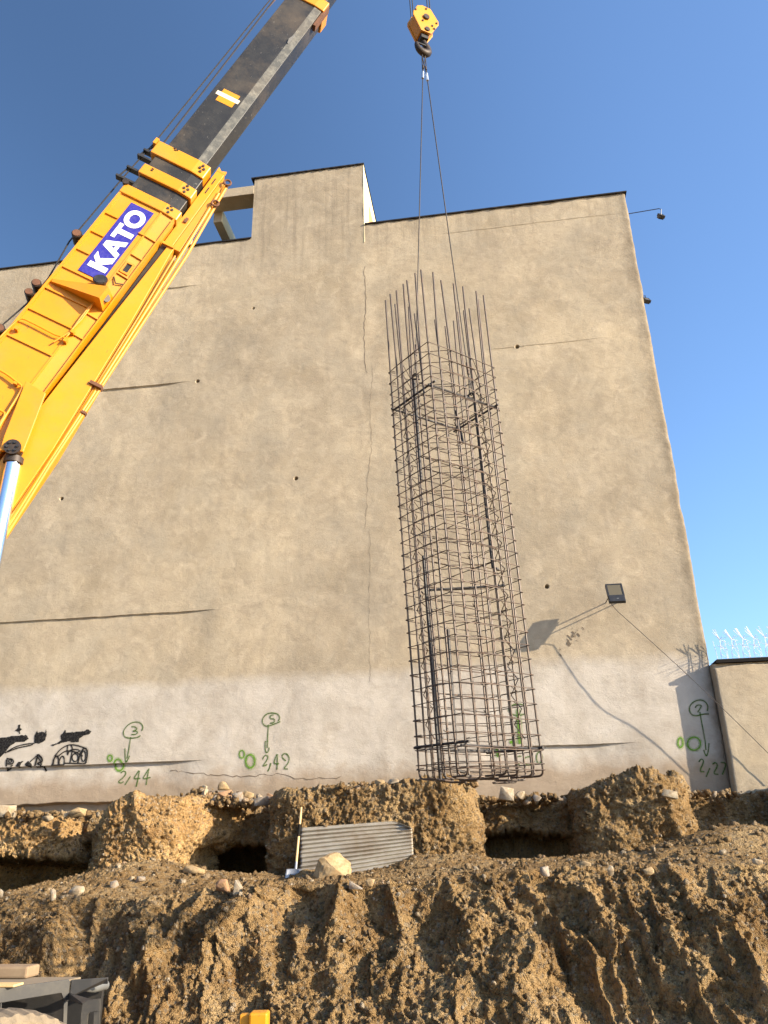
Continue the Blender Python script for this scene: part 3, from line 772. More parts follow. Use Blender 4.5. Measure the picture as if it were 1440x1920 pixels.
# pillars: u0, u1, front s, top z, left lean
PILLARS = [(7.15, 9.2, 2.4, 2.72, 'dirt', 0, 0, 0.35), (-9.4, -5.86, 1.62, 2.30, 'dirt_pale', 0, 0, -0.4), (-5.10, -3.45, 2.25, 2.52, 'dirt_pale', 0.38, 0.50, 0.35), (-1.86, 1.74, 2.2, 2.62, 'dirt', 0.12, 0, 0.35), (3.32, 5.14, 2.3, 2.68, 'dirt', 0.22, 0.08, 0.35)]
BAYS = [(-12, -5.05), (-3.2, -1.85), (1.75, 3.3), (5.2, 8.5)]
def lip_s(u): return 5.3 + 0.16 * fbm(u * 0.9, u * 0, None, 4, 101)
def ledge_z(u, s):
    zl = np.interp(u, lip_u, lip_z)
    base = np.interp(u, [-9, -5.6, -5.0, -3.4, -1.9, -1.2, 0.6, 1.7, 3.3, 5.1, 9], [1.05, 1.12, 1.30, 1.46, 1.33, 1.22, 1.36, 1.42, 1.46, 1.5, 1.5])
    f = sstep(5.2, 2.6, s)
    z = zl * (1 - f) + base * f
    z = z + 0.40 * np.exp(-((u - 5.4) / 1.25) ** 2 - ((s - 3.9) / 0.75) ** 2)     # heap on the right
    z = z + 0.13 * np.exp(-((u + 3.6) / 0.8) ** 2 - ((s - 3.4) / 0.7) ** 2)
    z = z + 0.14 * np.exp(-((u - 1.35) / 0.6) ** 2 - ((s - 2.9) / 0.5) ** 2)
    z = z + 0.12 * np.exp(-((u - 0.75) / 0.35) ** 2 - ((s - 2.75) / 0.3) ** 2) + 0.10 * np.exp(-((u + 0.9) / 0.3) ** 2 - ((s - 2.85) / 0.2) ** 2)
    for a, c in BAYS:
        m = sstep(a - 0.05, a + 0.25, u) * (1 - sstep(c - 0.25, c + 0.05, u))
        z = z - 1.75 * m * (sstep(3.35, 2.7, s) if a < -10 else sstep(2.95, 2.3, s))
    m = sstep(-6.9, -6.6, u) * 1.0
    return z

nu = 1080
ug = np.linspace(-9.0, 8.4, nu)
face_t = np.linspace(0, 1, 190)
s_rows = []
ls = lip_s(ug)
rows_u, rows_s, rows_z, rows_w = [], [], [], []
for t in np.linspace(0, 1, 24, endpoint=False):                    # pit floor
    rows_s.append(11 - (11 - (ls + 1.72)) * t); rows_z.append(np.full(nu, -0.52) + 0.06 * t); rows_w.append(np.zeros(nu) + 0.0)
zl = np.interp(ug, lip_u, lip_z)
for t in face_t:                                                    # the dug face
    tz = t ** 0.92
    rows_s.append(ls + 1.72 * (1 - t) ** 1.15 + 0.0 * ug); rows_z.append(-0.46 + (zl + 0.46) * tz); rows_w.append(np.full(nu, math.sin(math.pi * min(1, max(0, (t - 0.02) / 0.98))) ** 0.5 if t < 0.98 else 0.25))
for t in np.linspace(0, 1, 150)[1:]:                                # ledge back to the bays
    s_ = ls + (1.15 - ls) * t
    rows_s.append(s_); rows_z.append(ledge_z(ug, s_)); rows_w.append(np.full(nu, 0.0))
S = np.array(rows_s); Z = np.array(rows_z); Wt = np.array(rows_w); U = np.tile(ug, (len(S), 1))
P = np.stack([U, -S, Z], -1)
N = grid_normals(P)
dz = np.clip(np.tile(zl, (len(S), 1)) - Z, 0, 2)
slant = 0.04 + 0.34 * sstep(-0.5, 4.5, U)
uw = U - slant * dz + 0.22 * fbm(U * 1.2, dz * 1.5, None, 4, 111) + 0.05 * fbm(U * 5, dz * 4, None, 3, 116)
def ridge(x, y, seed): 
    return 1 - np.abs(2 * vn(x, y, None, seed) - 1)
g1 = ridge(uw * 1.45 + 0.3, dz * 0.5, 121); g2 = ridge(uw * 3.1, dz * 0.75 + 5, 131); g3 = ridge(uw * 7.5, dz * 2.2, 141)
gul = 0.58 * (g1 ** 1.7 - 0.42) + 0.36 * (g2 ** 1.4 - 0.5) + 0.15 * (g3 - 0.5)
scoop = np.clip(fbm(U * 0.9 + 9, dz * 1.4 + U * 0.3, None, 3, 151), 0, 1)
N = N / (np.linalg.norm(N, axis=-1, keepdims=True) + 1e-9)
Qb = P.reshape(-1, 3) * np.array([1.0, 1.0, 0.8]) + 0.12 * np.stack([fbm(P[..., 0].ravel() * 2, P[..., 2].ravel() * 2, None, 3, 160 + k_) for k_ in range(3)], 1)
bf, br, bg = worley(Qb, 0.55, 171); cf, cr_, cg_ = worley(Qb, 0.27, 181)
blocks = (0.20 * (br - 0.5) + 0.42 * bg * 0.55 + 0.10 * (cr_ - 0.5) + 0.16 * cg_).reshape(S.shape)
gmod = 0.35 + 1.0 * sstep(0.25, 0.7, vn(U * 0.75 + 3, dz * 1.1, None, 161))
disp = Wt * (gul * 0.80 * gmod - 0.26 * scoop + blocks * 0.75) + clods(P, 200) * (0.55 + 0.6 * np.clip(Wt, 0, 1)) * (0.45 + 0.65 * sstep(-0.25, 0.2, gul - 0.5 * scoop))
flat = N * np.array([0.85, 1, 0.75])
P2 = P + flat * disp[..., None]
slope = mesh_obj('earth_slope', P2.reshape(-1, 3), grid_faces(*S.shape), MAT['dirt'], None, False, WALL_M)
tag(slope, 'dug face and ledge of brown gravelly earth below the wall', None, None, 'structure')
slope_pts = (P2.reshape(-1, 3), N.reshape(-1, 3))
LED = dict(P=P2)

def ground_at(u, s):
    j = int(np.clip(np.searchsorted(ug, u), 1, nu - 1))
    colp = P2[214:, j]
    k = int(np.argmin((colp[:, 0] - u) ** 2 + (colp[:, 1] + s) ** 2))
    return float(colp[k, 2])

# bank at the back of the bays, up to the foot of the wall
ub = np.linspace(-10, 8.6, 900)
prof = [(1.4, -0.2), (0.2, -0.1), (-1.4, 0.2), (-1.5, 1.2), (-0.6, 1.72)] + [(-0.5 + 1.42 * t, 1.75 + 0.06 * t) for t in np.linspace(0, 0.93, 16)] + [(0.92 - 0.20 * t, 1.84 + 0.48 * t) for t in np.linspace(0.02, 1, 48)] + [(0.72 - 0.95 * t, 2.34 + 0.06 * math.sin(t * 3)) for t in np.linspace(0.03, 1, 50)]
S = np.array([[p[0]] * len(ub) for p in prof]); Z = np.array([[p[1]] * len(ub) for p in prof]); U = np.tile(ub, (len(prof), 1))
top = sstep(1.6, 2.3, Z)
S = S + sstep(1.4, 1.7, U) * (1 - sstep(3.3, 3.6, U)) * np.where((Z < 1.8) & (S < 0.55), np.maximum(0.42 - 0.25 * Z - S, 0) + 0.12, 0)
Z = Z + top * (0.10 * fbm(U * 0.7, S, None, 3, 301) + 0.0 - 0.02 * (U > 2) )
S = S + 0.18 * fbm(U * 1.2, Z * 0.6, None, 3, 311); Z = Z + np.where((Z > 1.4) & (Z < 2.2), 0.16 * fbm(U * 0.9, S * 0, None, 3, 317), 0)
P = np.stack([U, -S, Z], -1); N = grid_normals(P)
P = P + N * clods(P, 320, 0.06, 0.02)[..., None]
bank = mesh_obj('earth_bank', P.reshape(-1, 3), grid_faces(*U.shape), MAT['dirt'], None, False, WALL_M)
tag(bank, 'bank of soil at the foot of the wall behind the dug bays', None, None, 'structure')

def pillar(u0, u1, sf, zt, mat, drop, flare, sb, seed, label):
    under = 0.95 if sb < 0 else 0.0
    uc, hu = (u0 + u1) / 2, (u1 - u0) / 2
    sc_, hs = (sf + sb) / 2, (sf - sb) / 2
    th = np.linspace(0, 2 * math.pi, 4000, endpoint=False)
    e = 0.42
    X = hu * np.sign(np.cos(th)) * np.abs(np.cos(th)) ** e; Y = hs * np.sign(np.sin(th)) * np.abs(np.sin(th)) ** e
    L = np.concatenate([[0], np.cumsum(np.hypot(np.diff(X), np.diff(Y)))]); n = int(L[-1] / 0.018)
    tt = np.linspace(0, L[-1], n, endpoint=False)
    X = np.interp(tt, L, X); Y = np.interp(tt, L, Y)
    zb = 0.1
    rows = [(1.07 - 0.10 * v, zb + (zt - zb - 0.12) * v) for v in np.linspace(0, 1, 125)]
    rows += [(0.97 - 0.05 * (1 - math.cos(a)) * 2, zt - 0.12 + 0.11 * math.sin(a)) for a in np.linspace(0.1, math.pi / 2, 9)]
    rows += [(0.87 * (1 - v) + 0.001, zt - 0.01 + 0.05 * v) for v in np.linspace(0.03, 1, 46)]
    K = np.array([r[0] for r in rows])[:, None]; Zr = np.array([r[1] for r in rows])[:, None]
    U = uc + X[None] * K; S = sc_ + Y[None] * K; Z = Zr + 0 * U
    cap = sstep(zt - 0.6, zt, Z)
    Z = Z + cap * 0.12 * fbm(U * 1.1, S * 1.1, None, 3, seed + 5)
    Z = Z - drop * (1 - sstep(u0, u0 + 0.9, U)) * sstep(zb, zt, Z)
    U = U + flare * np.maximum(sf - S, 0) * sstep(uc - 0.2, u1, U) * (0.25 + 0.75 * sstep(1.6, 1.95, Z))
    S = sb + (S - sb) * (1 - under * sstep(1.78, 1.52, Z + 0.10 * (U - uc) / hu))
    P = np.stack([U, -S, Z], -1); N = grid_normals(P, True)
    if (N[60] * (P[60] - np.array([uc, -sc_, 1.5]))).sum() < 0: N = -N
    w = (np.arange(len(rows)) < 134)[:, None] * 1.0
    uw = U * 0.8 - S * 0.8
    g = ridge(uw * 1.7, Z * 0.7, seed + 1) ** 1.4 - 0.5
    big = fbm(U * 0.9, S * 0.9, Z * 0.9, 3, seed + 2)
    P = P + N * (w * (0.16 * g + 0.12 * big) + clods(P, seed + 10, 0.05, 0.02))[..., None]
    F = grid_faces(len(rows), n, True)
    if (N[60] * np.cross(P[60, 1] - P[60, 0], P[61, 0] - P[60, 0])).sum() < 0: F = F[:, ::-1]
    o_ = mesh_obj('earth_pillar', P.reshape(-1, 3), F, MAT[mat], None, False, WALL_M)
    tag(o_, label, None, None, 'structure')
    return P
PP = []
for k_, (pl, lb) in enumerate(zip(PILLARS, ['block of earth outside the right edge', 'sunlit block of earth left standing at the far left', 'pale block of earth standing between two dark pits on the left', 'wide block of earth standing behind the corrugated sheet', 'high block of earth standing below the number 7'])):
    PP.append(pillar(*pl, 400 + 60 * k_, lb))

# gravel: small loose stones over slope, pillars and bank
phi = (1 + 5 ** 0.5) / 2
ICO = np.array([(-1, phi, 0), (1, phi, 0), (-1, -phi, 0), (1, -phi, 0), (0, -1, phi), (0, 1, phi), (0, -1, -phi), (0, 1, -phi), (phi, 0, -1), (phi, 0, 1), (-phi, 0, -1), (-phi, 0, 1)], float) / math.hypot(1, phi)
ICF = np.array([(0, 11, 5), (0, 5, 1), (0, 1, 7), (0, 7, 10), (0, 10, 11), (1, 5, 9), (5, 11, 4), (11, 10, 2), (10, 7, 6), (7, 1, 8), (3, 9, 4), (3, 4, 2), (3, 2, 6), (3, 6, 8), (3, 8, 9), (4, 9, 5), (2, 4, 11), (6, 2, 10), (8, 6, 7), (9, 8, 1)])
def scatter(pts, n, rmin, rmax, name, mat, label, power=2.5):
    idx = RNG.integers(0, len(pts), n); c = pts[idx]
    r = rmin + (rmax - rmin) * RNG.random(n) ** power
    V = np.sign(ICO[None]) * np.abs(ICO[None]) ** 0.45 * (0.55 + 0.6 * RNG.random((n, 12, 1))) * r[:, None, None] * (0.55 + 0.9 * RNG.random((n, 1, 3)))
    q = RNG.normal(size=(n, 4)); q /= np.linalg.norm(q, axis=1, keepdims=True); w_, x_, y_, z_ = q.T
    R = np.stack([np.stack([1 - 2 * (y_ * y_ + z_ * z_), 2 * (x_ * y_ - z_ * w_), 2 * (x_ * z_ + y_ * w_)], 1), np.stack([2 * (x_ * y_ + z_ * w_), 1 - 2 * (x_ * x_ + z_ * z_), 2 * (y_ * z_ - x_ * w_)], 1), np.stack([2 * (x_ * z_ - y_ * w_), 2 * (y_ * z_ + x_ * w_), 1 - 2 * (x_ * x_ + y_ * y_)], 1)], 1)
    V = np.einsum('nij,nkj->nki', R, V) + c[:, None, :]
    Fs = (ICF[None] + (np.arange(n) * 12)[:, None, None]).reshape(-1, 3)
    o_ = mesh_obj(name, V.reshape(-1, 3), Fs, MAT[mat], None, False, WALL_M)
    return tag(o_, label, None, None, 'stuff')
sp = P2[24:].reshape(-1, 3); sp = sp[(sp[:, 0] > -6.5) & (sp[:, 0] < 7)]
allp = np.concatenate([sp, *[q_[30:].reshape(-1, 3) for q_ in PP], P[40:].reshape(-1, 3)])
scatter(allp, 34000, 0.005, 0.032, 'gravel', 'gravel', 'small stones and gravel stuck in the brown earth')

# ---- loose stones, each its own thing
def rock_mesh(size, seed, cuts=9, boxy=0.0):
    """a broken stone: the hull of random points (more blocky with boxy), edges knocked off"""
    import bmesh
    rg = np.random.default_rng(seed)
    n_ = 40 if cuts < 5 else 11 if boxy else 14
    Q = rg.uniform(-1, 1, (n_, 3))
    if boxy:
        Q = np.sign(Q) * (0.72 + 0.28 * np.abs(Q))
    else:
        Q /= np.maximum(np.linalg.norm(Q, axis=1, keepdims=True), 0.55) ** 0.8
    bm = bmesh.new()
    for q in Q * np.array(size): bm.verts.new(q)
    r_ = bmesh.ops.convex_hull(bm, input=bm.verts)
    bmesh.ops.delete(bm, geom=[v for v in bm.verts if not v.link_faces], context='VERTS')
    bmesh.ops.bevel(bm, geom=list(bm.edges), offset=0.10 * min(size), segments=1, affect='EDGES', clamp_overlap=True)
    bmesh.ops.triangulate(bm, faces=bm.faces)
    if cuts < 5:
        bmesh.ops.subdivide_edges(bm, edges=bm.edges, cuts=2, use_grid_fill=True)
        for _ in range(3): bmesh.ops.smooth_vert(bm, verts=bm.verts, factor=0.4, use_axis_x=True, use_axis_y=True, use_axis_z=True)
        bmesh.ops.triangulate(bm, faces=bm.faces)
    bm.verts.ensure_lookup_table(); bm.verts.index_update()
    V = np.array([v.co[:] for v in bm.verts]); Fc = np.array([[v.index for v in f.verts] for f in bm.faces]); bm.free()
    k_ = 0.10 * min(size)
    V = V + k_ * 0.6 * np.stack([fbm(V[:, 0] * 14 + seed + a_, V[:, 1] * 14, V[:, 2] * 14, 2, seed + a_) for a_ in range(3)], 1)
    return V, Fc

def rock(px0, px1, py0, py1, s, mat, seed, label, cat='rock', depth=0.8, cuts=9, boxy=0, rot=0.0, name='rock'):
    if 3.0 <= s and name == 'stone':
        for s2 in np.arange(5.5, 2.3, -0.02):      # set it down where the ledge lies
            q_ = wl((px0 + px1) / 2, py1 - 2, s2)
            if q_[2] <= ground_at(q_[0], s2) + 0.005:
                s = float(s2); break
    c = wl((px0 + px1) / 2, (py0 + py1) / 2 + (py1 - py0) * (0.12 if name == 'stone' else 0), s)
    w = (wl(px1, py1, s)[0] - wl(px0, py1, s)[0]) / 2 * 1.22; h = (wl(px0, py0, s)[2] - wl(px0, py1, s)[2]) / 2 * 1.25
    V, Fc = rock_mesh((w, max(w, h) * depth, h), seed, cuts, boxy)
    if rot:
        cr, sr = math.cos(rot), math.sin(rot); V = np.stack([V[:, 0] * cr - V[:, 2] * sr, V[:, 1], V[:, 0] * sr + V[:, 2] * cr], 1)
    o_ = mesh_obj(name, V, Fc, MAT[mat], None, False, WALL_M @ Matrix.Translation(Vector(c)))
    return tag(o_, label, cat, None)

rock(592, 655, 1602, 1668, 3.3, 'rock_tan', 8, 'large rounded tan boulder before the corrugated sheet', 'boulder', 0.9, 0, 0, name='boulder')
ROCKS = [
 (-8, 22, 1510, 1529, 1.9, 'rock_pale', 11, 'pale square block on the earth at the far left below the wall', 0.72),
 (132, 162, 1513, 1532, 1.9, 'rock_tan', 12, 'yellowish stone on the soil edge below the black scrawl', 0),
 (78, 98, 1528, 1539, 2.0, 'rock_pale', 13, 'small flat pale stone left of the yellowish stone', 0),
 (114, 128, 1520, 1532, 1.9, 'rock_pale', 14, 'small pale stone touching the yellowish stone on its left', 0),
 (368, 385, 1478, 1498, 1.5, 'rock_pale', 15, 'white angular chunk left of the rubble heap', 0.8),
 (378, 389, 1471, 1484, 1.4, 'rock_pale', 16, 'white chip on top of the angular chunk', 0),
 (410, 432, 1462, 1486, 1.3, 'rock_tan', 17, 'big tan stone crowning the rubble heap', 0),
 (412, 432, 1482, 1500, 1.4, 'rock_brick', 18, 'reddish brick lump under the tall tan stone', 0.8),
 (438, 456, 1484, 1505, 1.5, 'rock_grey', 19, 'grey broken slab standing in the rubble heap', 0.75),
 (500, 522, 1482, 1496, 1.6, 'rock_brick', 20, 'broken orange brick at the right end of the rubble', 0.72),
 (455, 476, 1482, 1496, 1.4, 'rock_tan', 21, 'brown lump right of the standing grey slab', 0),
 (394, 412, 1490, 1508, 1.5, 'rock_grey', 22, 'dark grey lump at the foot of the reddish brick', 0),
 (480, 502, 1494, 1508, 1.7, 'rock_grey', 23, 'streaked grey stone left of the orange brick', 0.7),
 (345, 366, 1486, 1502, 1.6, 'rock_tan', 24, 'tan lump at the left end of the rubble heap', 0),
 (727, 750, 1457, 1470, 2.0, 'rock_pale', 25, 'pale stone on the wide earth block left of the cage foot', 0),
 (700, 722, 1460, 1474, 2.0, 'rock_tan', 26, 'brown stone left of the pale stone by the cage foot', 0),
 (938, 962, 1475, 1497, 1.4, 'rock_pale', 27, 'cream stone below the hooked bar ends', 0.8),
 (965, 985, 1480, 1498, 1.4, 'rock_pale', 28, 'smaller cream stone right of the one below the bar ends', 0),
 (1000, 1016, 1488, 1502, 1.5, 'rock_grey', 29, 'grey stone on the bank between the cage and the high earth block', 0),
 (1240, 1268, 1482, 1494, 2.5, 'rock_pale', 30, 'flat pale stone stuck in the high earth block', 0.7),
 (346, 384, 1622, 1640, 3.2, 'rock_tan', 31, 'flat slab of stone in front of the middle dark pit', 0),
 (132, 156, 1658, 1678, 3.9, 'rock_pale', 32, 'pale flat stone at the rim of the left dark pit', 0),
 (95, 104, 1665, 1686, 4.1, 'rock_pale', 33, 'upright white chip at the rim of the left dark pit', 0),
 (-8, 4, 1664, 1682, 4.0, 'rock_pale', 34, 'white stone cut by the left picture edge', 0),
 (406, 432, 1646, 1672, 3.4, 'rock_brick', 35, 'brown lump left of the white broken tile', 0),
 (442, 464, 1650, 1674, 3.6, 'rock_pale', 36, 'white broken tile on the ledge left of the shovel', 0.7),
 (464, 492, 1650, 1664, 3.5, 'rock_grey', 37, 'dark flat stone between white tile and shovel', 0.7),
 (655, 680, 1650, 1664, 3.5, 'rock_grey', 38, 'flat grey stone right of the boulder', 0.72),
 (684, 704, 1646, 1662, 3.6, 'rock_tan', 39, 'tan stone right of the flat grey stone', 0),
 (1012, 1034, 1622, 1642, 4.9, 'rock_grey', 40, 'grey stone on the ledge below the right dark pit', 0),
 (1080, 1108, 1612, 1628, 4.4, 'rock_tan', 41, 'low tan stone on the ledge at the foot of the high block', 0),
 (1138, 1152, 1622, 1640, 5.0, 'rock_pale', 42, 'pale upright chip on the ledge under the high block', 0),
 (1205, 1226, 1625, 1640, 5.0, 'rock_tan', 43, 'round tan stone on the ledge left of the heap', 0),
 (1410, 1430, 1608, 1622, 4.7, 'rock_pale', 44, 'pale stone on the heap by the right picture edge', 0),
 (205, 222, 1650, 1666, 3.5, 'rock_grey', 45, 'grey stone among rubble below the pale earth block', 0),
 (238, 252, 1636, 1652, 3.3, 'rock_pale', 46, 'small white stone at the foot of the pale earth block', 0),
 (252, 272, 1640, 1656, 3.5, 'rock_grey', 47, 'dark blue grey stone at the foot of the pale earth block', 0),
]
for (x0, x1, y0, y1, s, mt, sd, lb, bx) in ROCKS:
    rock(x0, x1, y0, y1, s, mt, sd, lb, 'stone', 0.75, 9, bx, random.uniform(-0.25, 0.25), name='stone')
# fine rubble along the foot of the wall and on the ledge
rp = []
for (hu_, hw_, hh_2) in ((-3.35, 0.55, 0.30), (-2.75, 0.5, 0.16)):
    q_ = RNG.normal(size=(170, 2)) * np.array([hw_ * 0.5, 0.16]); r_ = RNG.random(170)
    rp.append(np.stack([hu_ + q_[:, 0], -(1.35 + q_[:, 1]), 2.40 + r_ * hh_2 * np.exp(-(q_[:, 0] / hw_ * 1.6) ** 2) + 0.02], 1))
for (cu, cs, cz, ru, rs, rz, n_) in ((-3.0, 1.3, 2.48, 0.75, 0.35, 0.12, 260), (-3.35, 1.2, 2.60, 0.25, 0.2, 0.12, 90), (-6.6, 1.6, 2.36, 1.7, 0.4, 0.06, 160), (0.3, 1.9, 2.62, 1.2, 0.3, 0.05, 160), (2.4, 1.0, 2.42, 0.9, 0.3, 0.05, 170), (5.6, 0.9, 2.40, 1.0, 0.3, 0.04, 70), (-0.3, 1.7, 2.66, 0.35, 0.2, 0.07, 60)):
    rp.append(np.stack([cu + ru * RNG.normal(size=n_) * 0.6, -(cs + rs * RNG.normal(size=n_) * 0.6), cz + rz * RNG.normal(size=n_) * 0.5], 1))
scatter(np.concatenate(rp), 3000, 0.012, 0.062, 'rubble', 'rubble', 'broken rubble strewn along the foot of the wall', 2.0)
lp = []
for _ in range(700):
    u_, s_ = random.uniform(-5.6, 5.6), random.uniform(2.5, 5.3)
    lp.append((u_, -s_, ground_at(u_, s_)))
scatter(np.array(lp), 900, 0.012, 0.06, 'rubble', 'gravel', 'loose stones strewn over the earth ledge', 2.5)

# ---- corrugated sheet
cs = [wl(564, 1552, 2.32), wl(772, 1537, 2.32), wl(776, 1622, 2.62), wl(562, 1658, 2.66)]
nx, nz = 60, 160
V = np.zeros((nz, nx, 3))
for j in range(nz):
    fz_ = j / (nz - 1)
    for i in range(nx):
        fx_ = i / (nx - 1)
        p = (cs[0] * (1 - fx_) + cs[1] * fx_) * (1 - fz_) + (cs[3] * (1 - fx_) + cs[2] * fx_) * fz_
        y = p[1] + (0.022 + 0.004 * math.sin(fx_ * 5 + fz_ * 9)) * math.sin(2 * math.pi * fz_ * 12.5 + 0.4 + 0.25 * math.sin(fx_ * 4.1 + fz_ * 3)) + 0.02 * math.sin(fx_ * 3.0 + 1.0) * math.sin(fz_ * 2.6) - 0.03 * math.sin(math.pi * fx_ * 1.3) * math.sin(2 * fz_ + 0.3)
        fold = max(0, (fx_ - 0.84) / 0.16 - fz_ / 0.20)
        y -= 0.17 * min(1, fold); zz_ = p[2] - 0.12 * min(1, fold)
        # torn left edge near the bottom
        V[j, i] = (p[0] + 0.008 * math.sin(fz_ * 23) * (1 - fx_), y, zz_)
bm_f = grid_faces(nz, nx)
sh_ = mesh_obj('corrugated_sheet', V.reshape(-1, 3), bm_f, MAT['galvanized'], None, True, WALL_M)
m_ = sh_.modifiers.new('thick', 'SOLIDIFY'); m_.thickness = 0.003
tag(sh_, 'weathered corrugated metal sheet leaning against the earth with one folded corner', 'metal sheet')
# ---- shovel
top, bot = wl(565, 1514, 2.42), wl(554, 1634, 2.86)
shov = empty('shovel', mw=WALL_M @ Matrix.Translation(Vector(bot)))
tag(shov, 'shovel with wooden handle leaning against the earth beside the corrugated sheet', 'shovel')
at = lambda f: bot + (top - bot) * f
MB().tube([at(0.08), at(0.55)], 0.019, 10).build('handle', MAT['handle_wood'], shov, smooth=True, mw=WALL_M)
MB().tube([at(0.70), at(0.86), at(1.0)], [0.020, 0.018, 0.016], 10).build('handle', MAT['handle_wood'], shov, smooth=True, mw=WALL_M)
MB().tube([at(0.53), at(0.72)], 0.024, 10).build('grip_tape', MAT['tape'], shov, smooth=True, mw=WALL_M)
MB().tube([at(-0.02), at(0.05), at(0.14)], [0.012, 0.022, 0.021], 10).build('socket', MAT['blade'], shov, smooth=True, mw=WALL_M)
b = MB(); rows = 9; cols_ = 11; vs = []
for j in range(rows):
    f = j / (rows - 1); wdt = (0.112 if f < 0.55 else 0.112 * math.cos((f - 0.55) / 0.45 * 1.15))
    for i in range(cols_):
        g = i / (cols_ - 1) * 2 - 1
        vs.append((bot[0] - 0.02 + g * wdt - 0.03 * f, bot[1] - 0.02 - 0.05 * f - 0.035 * g * g, bot[2] + 0.04 - 0.24 * f))
b.add(vs, [[j * cols_ + i, j * cols_ + i + 1, (j + 1) * cols_ + i + 1, (j + 1) * cols_ + i] for j in range(rows - 1) for i in range(cols_ - 1)])
o = b.build('blade', MAT['blade'], shov, smooth=True, mw=WALL_M); m_ = o.modifiers.new('thick', 'SOLIDIFY'); m_.thickness = 0.004

# ================================================================== REBAR CAGE
K = 8.0 / 11.2
ax = np.array([-0.0392, -0.0233, 1.0]); ax /= np.linalg.norm(ax)
A0 = EYE + (np.array([1.1423, 11.2, 0]) - EYE) * K
th = 0.6358
e1 = np.array([math.cos(th), math.sin(th), 0]); e1 -= ax * (e1 @ ax); e1 /= np.linalg.norm(e1)
e2 = np.cross(ax, e1)
WA, WB = 1.0732 * K, 1.4668 * K
zc = lambda z: (z - 1.6) * K            # metres above A0 along the cage for a height on the unscaled survey
A0 = A0 + ax * 1.6 * K                  # survey eye level
def cg(a, b_, h, tilt=True):
    """point of the cage: a along the right face, b_ along the left face, h height"""
    p = A0 + e1 * a + e2 * b_ + ax * h
    f = sstep(6.0, 1.0, np.array(h))
    if tilt: p = p + np.array([0, 0, 1.0]) * 0.03 * float(f) * (b_ / WA - a / WB)
    return p
H_TOP, H_BOT = zc(9.26), zc(2.62)
cage = empty('rebar_cage', tuple(cg(WB / 2, WA / 2, H_BOT)))
tag(cage, 'tall rusty rebar column cage hanging from the crane in front of the wall', 'rebar cage')
nb = 6
bars = []
for i in range(nb + 1):
    bars.append((WB * i / nb, 0.0, (0, 1)));  bars.append((WB * i / nb, WA, (0, -1)))
for i in range(1, nb):
    bars.append((0.0, WA * i / nb, (1, 0))); bars.append((WB, WA * i / nb, (-1, 0)))
rb = 0.0109
for (a, b_, fd) in bars:
    ja, jb = random.uniform(-.012, .012), random.uniform(-.012, .012)
    corner = (a in (0, WB)) and (b_ in (0, WA))
    if corner: ja = jb = 0
    a_, bb_ = a + ja + rb * (1 if a < WB / 2 else -1), b_ + jb + rb * (1 if b_ < WA / 2 else -1)
    ht = zc(10.79) + random.uniform(-0.05, 0.05); hb = zc(2.50) + random.uniform(-0.03, 0.03)
    lean = random.uniform(-.02, .02)
    path = [cg(a_ + lean * 1.2, bb_ - lean, ht), cg(a_ + lean * 0.4, bb_ - lean * 0.3, ht - 0.7), cg(a_, bb_, H_TOP - 0.1), cg(a_, bb_, (H_TOP + H_BOT) / 2), cg(a_, bb_, hb + 0.07)]
    fl = 0.26 + random.uniform(-.03, .03); fj = random.uniform(-0.18, 0.18)
    d_ = np.array([fd[0], fd[1]], float) + np.array([fd[1], fd[0]]) * fj
    for ang in (30, 60, 90):
        r_ = 0.055; q_ = r_ * (1 - math.cos(math.radians(ang))); w_ = r_ * math.sin(math.radians(ang))
        path.append(cg(a_ + d_[0] * q_, bb_ + d_[1] * q_, hb + 0.055 - w_))
    path.append(cg(a_ + d_[0] * fl, bb_ + d_[1] * fl, hb - 0.005))
    MB().tube(path, rb, 8).build('main_bar', MAT['rebar'], cage, smooth=True)
h = H_TOP; k = 0; rt = 0.0050
HS = []
while h > H_BOT + 0.02:
    HS.append(h); h -= 0.1535 * (1 + random.uniform(-0.07, 0.07))
HS.append(H_BOT)
